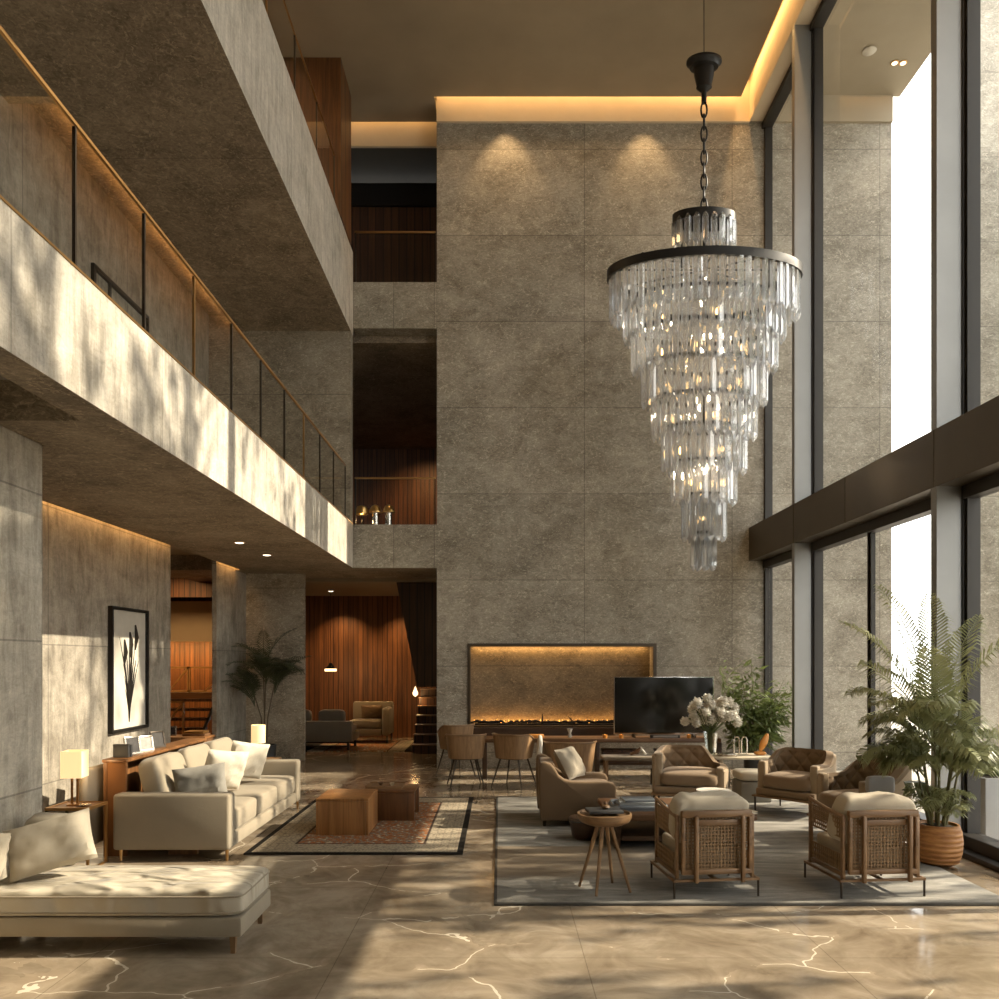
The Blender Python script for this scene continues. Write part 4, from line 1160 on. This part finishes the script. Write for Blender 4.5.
# ------------------------------------------------------------------ plants
def frond(mb, base, az, elev, L, droop, nl, ll, lw, rg, maxx=None, curl=.5):
    pts = []; p = Vector(base); e = elev
    n = 12
    for i in range(n + 1):
        pts.append(p.copy())
        d = Vector((math.cos(az) * math.cos(e), math.sin(az) * math.cos(e), math.sin(e)))
        p = p + d * L / n; e -= droop / n * (.4 + 1.2 * i / n)
    mb.tube(pts, [.006 * (1 - .75 * i / n) + .001 for i in range(n + 1)], 5)
    for k in range(nl):
        s_ = .16 + .84 * (k + .5) / nl
        i = min(n - 1, int(s_ * n)); f = s_ * n - i
        q = pts[i].lerp(pts[i + 1], f); t = (pts[i + 1] - pts[i]).normalized()
        sd = t.cross(Vector((0, 0, 1)))
        sd = sd.normalized() if sd.length > 1e-3 else Vector((1, 0, 0))
        up = sd.cross(t)
        l = ll * (math.sin(PI * min(1, .18 + s_ * .80)) ** .7 + .12) * rg.uniform(.85, 1.1)
        for s in (-1, 1):
            d = (sd * s * 1.0 + t * .75 + up * rg.uniform(.1, .35)).normalized()
            m1 = q + d * l * .5; tip = q + (d * .85 + Vector((0, 0, -curl * .45))) * l
            wv = t.cross(d).cross(d).normalized() * lw
            mb.add([q - wv * .4, q + wv * .4, m1 + wv, m1 - wv, tip], [(0, 1, 2, 3), (3, 2, 4)])
    return pts[-1]
def clampx(mb, mx):
    mb.v = [(min(x, mx - .02 * (1 - math.exp(-(max(0, x - mx)) * 3))), y, z) for x, y, z in mb.v]
rg = random.Random(21)
pl = thing('potted_palm', 'tall leafy palm in a ribbed terracotta pot by the window', 'plant', (3.745, 6.84, RZ))
MB().lathe([(.13, 0), (.165, .02), (.188, .10), (.195, .19), (.185, .28), (.165, .335), (.15, .335), (.14, .31), (.01, .31)], n=40).build('pot', 'pot_woven', pl)
MB().lathe([(.145, .3105), (.08, .325), (.01, .33)], n=20).build('soil', 'soil', pl)
m = MB(); fo = MB()
for k in range(8):
    a = 2 * PI * k / 8 + .4; r = .06
    h = rg.uniform(.7, 1.3)
    top = (r * math.cos(a) + .12 * math.cos(a) * h, r * math.sin(a) + .12 * math.sin(a) * h, h)
    m.tube([(r * math.cos(a), r * math.sin(a), .31), ((r + .05) * math.cos(a), (r + .05) * math.sin(a), .31 + (h - .31) * .5), top], [.013, .011, .008], 7)
    nf = 6
    for j in range(nf):
        zz = .72 + (h - .67) * j / (nf - 1)
        f = (zz - .31) / max(.01, (h - .31))
        b0 = (r * math.cos(a) * (1 + 2 * f * h), r * math.sin(a) * (1 + 2 * f * h), zz)
        az = a + rg.uniform(-1.3, 1.3)
        L = rg.uniform(.40, .62) * (1 if j > 1 else .75)
        frond(fo, b0, az, R(rg.uniform(42, 78)), L, rg.uniform(1.5, 2.6), 24, .26, .0088, rg, curl=.9)
for (az, L, el, dr) in ((2.0, 1.55, 83, .75), (1.2, 1.42, 85, .7), (-.3, 1.35, 78, 1.3), (2.5, 1.35, 75, 1.0), (.5, 1.3, 80, .9), (3.3, 1.25, 66, 1.5), (-2.2, 1.0, 80, 1.1), (2.9, .95, 62, 1.7), (-2.8, .85, 58, 1.6)):
    frond(fo, (.04 * math.cos(az), .04 * math.sin(az), 1.0), az, R(el), L, dr, 38, .32, .009, rg, curl=.8)
for k in range(16):
    az = 6.283 * k / 16 + .2
    frond(fo, (.07 * math.cos(az), .07 * math.sin(az), .36 + .04 * (k % 4)), az, R(72 + (k % 3) * 4), .24 + .03 * (k % 3), 2.4, 14, .17, .008, rg, curl=.8)
clampx(fo, .53)
fo.v = [(max(x, -.62 - .05 * (z > .9)), y, z) if not (y > .15 and z < .66 and x < 0) else (max(x, -.2), y, max(z, .66)) for x, y, z in fo.v]
m.build('stems', 'stem_green', pl); fo.build('foliage', 'leaf_palm', pl, smooth=False)
for j in range(1):
    pass
rg = random.Random(4)
p2 = thing('potted_palm', 'dark slender palm standing in the corner behind the round lamp', 'plant', (-3.86, 13.15, 0))
MB().lathe([(.12, 0), (.17, .02), (.19, .36), (.17, .36), (.16, .33), (.01, .33)], n=28).build('pot', 'book_dark', p2)
MB().lathe([(.155, .3305), (.01, .34)], n=16).build('soil', 'soil', p2)
m = MB(); fo = MB()
for k in range(4):
    a = 2 * PI * k / 4 + .3; h = (1.35, 1.6, 1.15, 1.5)[k]
    m.tube([(.03 * math.cos(a), .03 * math.sin(a), .33), (.05 * math.cos(a), .05 * math.sin(a), .8), (.16 * math.cos(a), .1 * math.sin(a), h)], [.016, .013, .009], 6)
    for j in range(9):
        az = a + rg.uniform(-1.6, 1.6)
        frond(fo, (.16 * math.cos(a), .1 * math.sin(a), h - .02 * j), az, R(rg.uniform(38, 80)), rg.uniform(.55, .95), rg.uniform(1.0, 2.0), 22, .24, .009, rg)
fo.v = [(x, min(y, .62), z) for x, y, z in fo.v]
fo.v = [(max(x, -.5), y, z) for x, y, z in fo.v]
m.build('stems', 'stem_brown', p2); fo.build('foliage', 'leaf_dark', p2, smooth=False)
rg = random.Random(9)
p3 = thing('potted_bamboo', 'bushy green bamboo plant behind the white flowers', 'plant', (3.70, 11.55, 0))
MB().lathe([(.11, 0), (.15, .02), (.17, .32), (.15, .32), (.14, .29), (.01, .29)], n=28).build('pot', 'book_dark', p3)
MB().lathe([(.135, .2905), (.01, .30)], n=16).build('soil', 'soil', p3)
m = MB(); fo = MB()
for k in range(24):
    a = rg.uniform(0, 6.28); lean = rg.uniform(.08, .56); h = rg.uniform(.9, 1.85) * (1 - .25 * lean)
    pts = [Vector((.07 * math.cos(a), .07 * math.sin(a), .29)), Vector((.09 * math.cos(a) + lean * .35 * math.cos(a), (.09 + lean * .35) * math.sin(a), .29 + (h - .29) * .6)), Vector(((.1 + lean) * math.cos(a), (.1 + lean) * math.sin(a), h))]
    m.tube(pts, [.009, .007, .003], 6)
    for j in range(95):
        f = rg.uniform(.28, 1.0)
        q = pts[0].lerp(pts[1], f * 2) if f < .5 else pts[1].lerp(pts[2], f * 2 - 1)
        b = rg.uniform(0, 6.28); br = rg.uniform(0, .17)
        q = q + Vector((math.cos(b) * br, math.sin(b) * br, rg.uniform(-.08, .08)))
        d = Vector((math.cos(b), math.sin(b), rg.uniform(-1.1, .5))).normalized(); l = rg.uniform(.10, .19); w = d.cross(Vector((rg.uniform(-1, 1), rg.uniform(-1, 1), 1))).normalized() * l * .13
        fo.add([q, q + d * l * .4 + w, q + d * l, q + d * l * .4 - w], [(0, 1, 2, 3)])
fo.v = [(max(-.39, min(x, .52)), y, z) for x, y, z in fo.v]
m.build('stems', 'stem_green', p3); fo.build('foliage', 'leaf_bamboo', p3, smooth=False)

# ------------------------------------------------------------------ far lounge
ls = thing('lounge_sofa', 'grey sofa with its back turned in the far wood panelled lounge', 'sofa', (-3.9, 15.8, .0121))
MB().box(-1.1, 1.06, -.42, -.26, .16, .56, b=.03).build('backrest', 'grey_sofa', ls)
MB().box(-1.1, 1.06, -.255, .42, .16, .30, b=.02).build('base', 'grey_sofa', ls)
for i in range(2): MB().cushion((1.05, .60, .16), T(-.56 + i * 1.06, .10, .385), e=.2).build('seat_cushion', 'grey_sofa', ls)
for i in range(3): MB().cushion((.52, .20, .34), T(-.7 + i * .66, -.13, .60), e=.3).build('back_cushion', 'grey_sofa', ls)
m = MB(); m.box(-1.05, 1.0, -.38, -.35, .06, .09); m.box(-1.05, 1.0, .35, .38, .06, .09); m.build('base_rail', 'black_metal', ls)
for x in (-1.03, .98):
    for y in (-.365, .365): MB().box(x - .02, x + .02, y - .02, y + .02, 0, .16).build('leg', 'black_metal', ls)
la = thing('lounge_armchair', 'grey lounge armchair with beige pillow before the wood wall', 'armchair', (-2.72, 17.1, .0125))
MB().box(-.45, .42, .20, .36, .15, .84, b=.04).build('backrest', 'grey_sofa', la)
MB().box(-.45, .25, -.42, .19, .15, .30, b=.02).build('base', 'grey_sofa', la)
MB().cushion((.68, .6, .18), T(-.10, -.12, .39), e=.2).build('seat_cushion', 'grey_sofa', la)
MB().box(.26, .42, -.42, .19, .15, .74, b=.06, seg=3).build('armrest', 'grey_sofa', la)
for x in (-.4, .37):
    for y in (-.37, .3): MB().box(x - .02, x + .02, y - .02, y + .02, 0, .15).build('leg', 'black_metal', la)
throw('lounge_pillow', 'beige pillow lying on the grey lounge armchair', (-2.72, 17.04, .65), .46, .30, .13, 'taupe', 16, 0, 0, 13)
pd = thing('pendant_lamp', 'small pendant lamp glowing before the far wood wall', 'lamp', (-3.44, 16.3, 1.52))
MB().tube([(0, 0, .16), (0, 0, Z1 - .06 - 1.52)], .006, 6).build('cord', 'black_metal', pd)
MB().lathe([(.03, .17), (.045, .12), (.115, .06), (.11, .055), (.02, .1)], n=20).build('lamp_shade', 'black_metal', pd)
MB().lathe([(.12, .0), (.12, .05), (.01, .052)], n=20).build('diffuser', 'glow_warm', pd)
pd = thing('drop_lamp', 'tiny teardrop lamp hanging beside the dark stairs', 'lamp', (-1.72, 16.35, 1.0))
MB().lathe([(.004, 0), (.05, .04), (.055, .08), (.02, .17), (.004, .21)], n=16).build('bulb', 'glow_warm', pd)
MB().tube([(0, 0, .2), (0, 0, Z1 - .06 - 1.0)], .004, 6).build('cord', 'black_metal', pd)
sc_ = thing('staircase', 'dark wooden staircase with brass edged treads beside the lounge', 'staircase', (-1.34, 15.0, 0))
for k in range(7):
    MB().box(-.30, .30, k * .27, k * .27 + .27, .165 * k, .165 * (k + 1) - .02).build('riser', 'wood_dark', sc_)
    MB().box(-.31, .31, k * .27 - .02, k * .27 + .28, .165 * (k + 1) - .019, .165 * (k + 1), b=.004).build('tread', 'walnut_x', sc_)
ob = struct('wall_stair_side', MB().prism([(-1.92, Z1 - .02), (-1.03, Z1 - .02), (-1.03, 1.25), (-1.53, 1.25)], 14.85, 14.95, axis='y'), 'wood_dark')

# ------------------------------------------------------------------ stair lobby seen through the opening
sb = thing('sideboard', 'low brown sideboard in the opening to the stair lobby', 'sideboard', (-4.98, 12.2, 0))
MB().box(-.30, .55, -.2, .2, .08, .56, b=.005).build('body', 'walnut_x', sb); MB().box(-.33, .57, -.22, .22, .561, .595, b=.005).build('top', 'walnut_z', sb)
for x in (-.26, .5):
    for y in (-.15, .15): MB().box(x - .02, x + .02, y - .02, y + .02, 0, .08).build('leg', 'brass', sb)
for i, (w, z, mt, lb) in enumerate(((.34, .0, 'walnut_x', 'wide brown book at the bottom of the sideboard stack'), (.30, .04, 'brass', 'golden covered book on top of the sideboard stack'))):
    o = tag(MB().box(-w / 2, w / 2, -.12, .12, 0, .036, b=.004).build('book', mt), lb, 'book'); o.location = (-4.62, 12.2, .5955 + z)
t = thing('photo_frame', 'silver photo frame on the sideboard in the stair lobby opening', 'photo frame', (-5.05, 12.14, .5955), 8)
m = MB(); m.box(-.14, .14, -.01, .01, 0, .02); m.box(-.14, .14, -.01, .01, .13, .15); m.box(-.14, -.12, -.01, .01, .02, .13); m.box(.12, .14, -.01, .01, .02, .13); m.build('frame', 'silver', t)
MB().box(-.12, .12, -.003, .003, .02, .13).build('photo', 'photo_dark', t)
lo = thing('lobby_staircase', 'brown lobby stairs with brass framed glass balustrade', 'staircase', (-5.6, 15.2, 0))
MB().box(-1.4, .85, .3, 1.6, 1.0, 1.12).build('landing', 'walnut_x', lo)
for k in range(6): MB().box(-.75, .15, -.9 + .2 * k, -.9 + .2 * (k + 1) + .03, .167 * (k + 1) - .05, .167 * (k + 1)).build('tread', 'wood_dark', lo)
for k in range(7): MB().box(-.05 + .16 * k, .12 + .16 * k, 1.65, 2.2, 1.12 + .15 * k, 1.17 + .15 * k).build('tread', 'walnut_x', lo)
MB().tube([(.15, -.95, .1), (.15, .3, 1.05)], .03, 6).build('stringer', 'black_metal', lo)
def brass_panel(x0, x1, y, z0, z1, diag):
    m = MB()
    m.box(x0, x1, y - .015, y + .015, z1 - .03, z1); m.box(x0, x1, y - .015, y + .015, z0, z0 + .03); m.box(x0, x0 + .03, y - .015, y + .015, z0, z1); m.box(x1 - .03, x1, y - .015, y + .015, z0, z1)
    m.bar((x0 + diag * (x1 - x0), y, z0 + .01), (x1 - .01, y, z1 - .02), .03)
    m.build('balustrade_frame', 'brass_satin', lo)
    MB().box(x0 + .03, x1 - .03, y - .004, y + .004, z0 + .03, z1 - .03).build('glass_pane', 'rail_glass', lo, smooth=False)
brass_panel(-.42, .42, .32, 1.13, 1.62, .35)
brass_panel(-1.2, -.43, .32, 1.13, 1.62, .5)
brass_panel(-1.0, -.02, -.95, .25, 1.02, .4)

# ------------------------------------------------------------------ outside
o = thing('planter', 'square grey planter with orange flowers outside the window', 'planter', (5.0, 8.1, -.04))
MB().box(-.2, .2, -.2, .2, 0, .62, b=.01).build('box', 'blanket_grey', o); MB().box(-.17, .17, -.17, .17, .615, .625).build('soil', 'soil', o)
m = MB(); rg = random.Random(2)
for k in range(60):
    a = rg.uniform(0, 6.28); d = Vector((math.cos(a) * .5, math.sin(a) * .5, 1)).normalized(); q = Vector((rg.uniform(-.12, .12), rg.uniform(-.12, .12), .62)); l = rg.uniform(.12, .25); w = d.cross(Vector((1, .2, 0))).normalized() * .012
    m.add([q - w, q + w, q + d * l], [(0, 1, 2)])
m.build('foliage', 'leaf_bamboo', o)
m = MB()
for k in range(16): m.lathe([(.002, -.015), (.022, 0), (.002, .02)], (rg.uniform(-.18, .18), rg.uniform(-.18, .18), rg.uniform(.78, .92)), 8)
m.build('flowers', 'cactus_flower', o)
def tree(x, y, seed, Y1, LO, MI, HI):
    rg = random.Random(seed)
    t = thing('garden_tree', 'leafy garden tree outside the window wall', 'tree', (x, y, -.04), 0, 'row of garden trees outside')
    m = MB(); m.tube([(0, 0, 0), (.05, .03, 2.2), (-.05, .1, 5), (0, 0, 8.6)], [.16, .13, .09, .02], 8)
    fo = MB()
    H = Y1 / 2
    zones = [(2.2, 5.2, LO), (5.0, 7.6, LO), (7.4, 9.6, MI), (9.4, 12.6, HI)]
    for (za, zb, per) in zones:
        for k in range(int(per * 2 * H * (zb - za) / 40)):
            c = Vector((rg.uniform(-1.0, 1.0), rg.uniform(-H + .15, H - .15), rg.uniform(za, zb)))
            m.tube([(0, 0, max(1.8, c.z - .9)), tuple(c * .6 + Vector((0, 0, c.z * .38))), tuple(c)], [.03, .018, .006], 4)
            for j in range(40):
                q = c + Vector((rg.gauss(0, .22), rg.gauss(0, .17), rg.gauss(-.1, .42)))
                d = Vector((rg.uniform(-.5, .5), rg.uniform(-.35, .35), -1)).normalized(); l = rg.uniform(.20, .38)
                w = d.cross(Vector((rg.uniform(-.5, .5), rg.uniform(-1, 1), rg.uniform(-1, 1)))).normalized() * l * .2
                q.y = max(-H + .06, min(H - .06, q.y))
                fo.add([q, q + d * l * .4 + w, q + d * l, q + d * l * .4 - w], [(0, 1, 2, 3)])
    if seed == 32:                      # denser near-side bough, put in to shade the pier
        for k in range(26):
            c = Vector((rg.uniform(-.8, .8), rg.uniform(-1.55, -.35), rg.uniform(9.2, 10.9)))
            m.tube([(0, 0, c.z - .9), tuple(c * .6 + Vector((0, 0, c.z * .38))), tuple(c)], [.03, .018, .006], 4)
            for j in range(60):
                q = c + Vector((rg.gauss(0, .25), rg.gauss(0, .2), rg.gauss(0, .38)))
                d = Vector((rg.uniform(-.5, .5), rg.uniform(-.35, .35), -1)).normalized(); l = rg.uniform(.20, .38)
                w = d.cross(Vector((rg.uniform(-.5, .5), rg.uniform(-1, 1), rg.uniform(-1, 1)))).normalized() * l * .2
                q.y = max(-H + .06, q.y)
                fo.add([q, q + d * l * .4 + w, q + d * l, q + d * l * .4 - w], [(0, 1, 2, 3)])
    m.build('trunk', 'stem_brown', t); fo.build('foliage', 'leaf_tree', t, smooth=False)
for i, q in enumerate(((10.0, -.5, 3.4, 90, 90, 60), (9.9, 3.15, 3.6, 82, 140, 190), (10.1, 6.9, 3.6, 80, 42, 34), (9.9, 10.6, 3.6, 66, 60, 30))): tree(q[0], q[1], 30 + i, *q[2:])

# ------------------------------------------------------------------ light
W = bpy.data.worlds.new('World'); scn.world = W; W.use_nodes = True
bg = W.node_tree.nodes['Background']; bg.inputs[0].default_value = (1.0, .985, .945, 1); bg.inputs[1].default_value = 2.9
def light(kind, name, loc, energy, color, rot=None, to=None, size=None, size_y=None, **k):
    l = bpy.data.lights.new(name, kind); l.energy = energy; l.color = color
    if kind == 'AREA':
        l.shape = 'RECTANGLE'; l.size = size; l.size_y = size_y or size
    elif size is not None and kind in ('POINT', 'SPOT'): l.shadow_soft_size = size
    for a, b in k.items(): setattr(l, a, b)
    o = bpy.data.objects.new(name, l); COL.objects.link(o); o.location = loc
    if to is not None:
        o.rotation_euler = (Vector(to) - Vector(loc)).to_track_quat('-Z', 'Y').to_euler()
    elif rot: o.rotation_euler = [R(q) for q in rot]
    return o
sd = Vector((-1, -.05, -.62)).normalized()
s_ = light('SUN', 'sun', (20, 0, 15), 6.6, (1.0, .86, .66)); s_.rotation_euler = sd.to_track_quat('-Z', 'Y').to_euler(); s_.data.angle = R(.6)
WARM = (1, .58, .22)
# cove strips; the upper soffit one is added
light('AREA', 'cove_or_added_strip', (1.4, 12.86, 11.15), 42, WARM, size=4.9, size_y=.08, rot=(12, 0, 0))
light('AREA', 'cove_or_added_strip', (-3.0, 13.43, 11.12), 18, WARM, size=3.8, size_y=.06, rot=(12, 0, 0))
light('AREA', 'cove_or_added_strip', (3.94, 5.5, 11.2), 105, WARM, size=.06, size_y=14.5, rot=(0, 12, 0))
light('AREA', 'cove_or_added_strip', (-4.345, 8.15, 3.42), 17, (1, .52, .17), size=.07, size_y=5.0, rot=(0, 0, 0))
light('AREA', 'cove_or_added_strip', (-4.345, 13.1, 3.42), 5, (1, .52, .17), size=.07, size_y=1.2, rot=(0, 0, 0))
light('AREA', 'cove_or_added_strip', (-4.26, 10.2, Z2 + .03), 13, (1, .5, .16), size=.08, size_y=5.0, rot=(0, -160, 0))  # added strip: its orange soffit glow imitates the cove reflected in the balustrade
# niche strips
light('AREA', 'niche_strip', (1.0, 13.36, 1.975), 6, WARM, size=2.9, size_y=.04, rot=(8, 0, 0))
light('AREA', 'niche_strip', (.9, 13.36, .70), 4.5, (1, .5, .15), size=2.8, size_y=.04, rot=(172, 0, 0))
for z in (2.9, 3.8, 4.6, 5.3): light('POINT', 'chandelier_glow', (CX, CY, z + 1.4), 15, (1, .74, .46), size=.05)
# ceiling spots grazing the stone wall and lamps in the rooms
for x in (.1, 2.35): light('SPOT', 'wall_spot', (x, 12.62, 10.7), 38, (1, .66, .33), to=(x, 13.0, 8.6), size=.03, spot_size=R(70), spot_blend=.7)
light('SPOT', 'lounge_spot', (-3.5, 17.3, 3.1), 70, (1, .6, .25), to=(-3.5, 17.9, 1.2), size=.04, spot_size=R(95), spot_blend=.8)
light('SPOT', 'lounge_spot', (-2.1, 17.2, 3.1), 70, (1, .6, .25), to=(-2.1, 17.9, 1.0), size=.04, spot_size=R(95), spot_blend=.8)
light('POINT', 'lounge_lamp', (-3.44, 16.3, 1.45), 14, (1, .62, .28), size=.1)
light('POINT', 'stair_lamp', (-1.72, 16.2, .95), 5, (1, .6, .25), size=.05)
light('SPOT', 'lounge_spot', (-3.5, 16.6, Z1 - .09), 60, (1, .66, .34), rot=(0, 0, 0), size=.04, spot_size=R(120), spot_blend=.8)
light('AREA', 'lobby_light', (-6.3, 14.5, 3.4), 55, (1, .58, .24), size=1.2, size_y=1.2)
light('AREA', 'lobby_strip', (-7.2, 16.95, 2.1), 32, (1, .55, .18), size=2.5, size_y=.1, rot=(25, 0, 0))
light('SPOT', 'bridge_spot', (-1.7, 18.4, 6.95), 90, (1, .58, .24), to=(-1.7, 19.9, 4.2), size=.05, spot_size=R(110), spot_blend=.9)
for q in ((-2.27, .12), (-2.05, .2), (-1.83, .2)): light('POINT', 'lamp_glow', (q[0], 13.2, ZP1 + .1), 1.2, (1, .65, .3), size=.03)
light('POINT', 'table_lamp_glow', (-3.58, 6.90, .87), 2.5, (1, .70, .38), size=.05)
light('POINT', 'table_lamp_glow', (-2.97, 9.85, .84), 2.5, (1, .70, .38), size=.05)
light('AREA', 'upper_gallery_light', (-3.9, 9.5, 10.7), 40, (1, .62, .30), size=.4, size_y=5)
for x in (6.05, 6.18): light('SPOT', 'overhang_spot', (x, 12.25, 10.86), 12, (1, .75, .45), rot=(0, 0, 0), size=.03, spot_size=R(80), spot_blend=.8)

# ------------------------------------------------------------------ camera and view
cam = bpy.data.cameras.new('camera'); co_ = bpy.data.objects.new('camera', cam); COL.objects.link(co_)
co_.location = (0, 0, 1.75); co_.rotation_euler = (R(90), 0, 0)
cam.sensor_width = 36; cam.lens = 36 * 800 / 999; cam.shift_y = 160.5 / 999; cam.clip_end = 300
scn.camera = co_
vs_ = scn.view_settings
scn.display_settings.display_device = 'sRGB'
vs_.view_transform = 'Standard'; vs_.look = 'None'; vs_.exposure = 0.62; vs_.gamma = 1; vs_.use_curve_mapping = False
cy = scn.cycles
cy.max_bounces = 10; cy.diffuse_bounces = 4; cy.glossy_bounces = 4; cy.transmission_bounces = 8; cy.transparent_max_bounces = 24
cy.caustics_reflective = False; cy.caustics_refractive = False; cy.sample_clamp_indirect = 4.0; cy.use_denoising = True
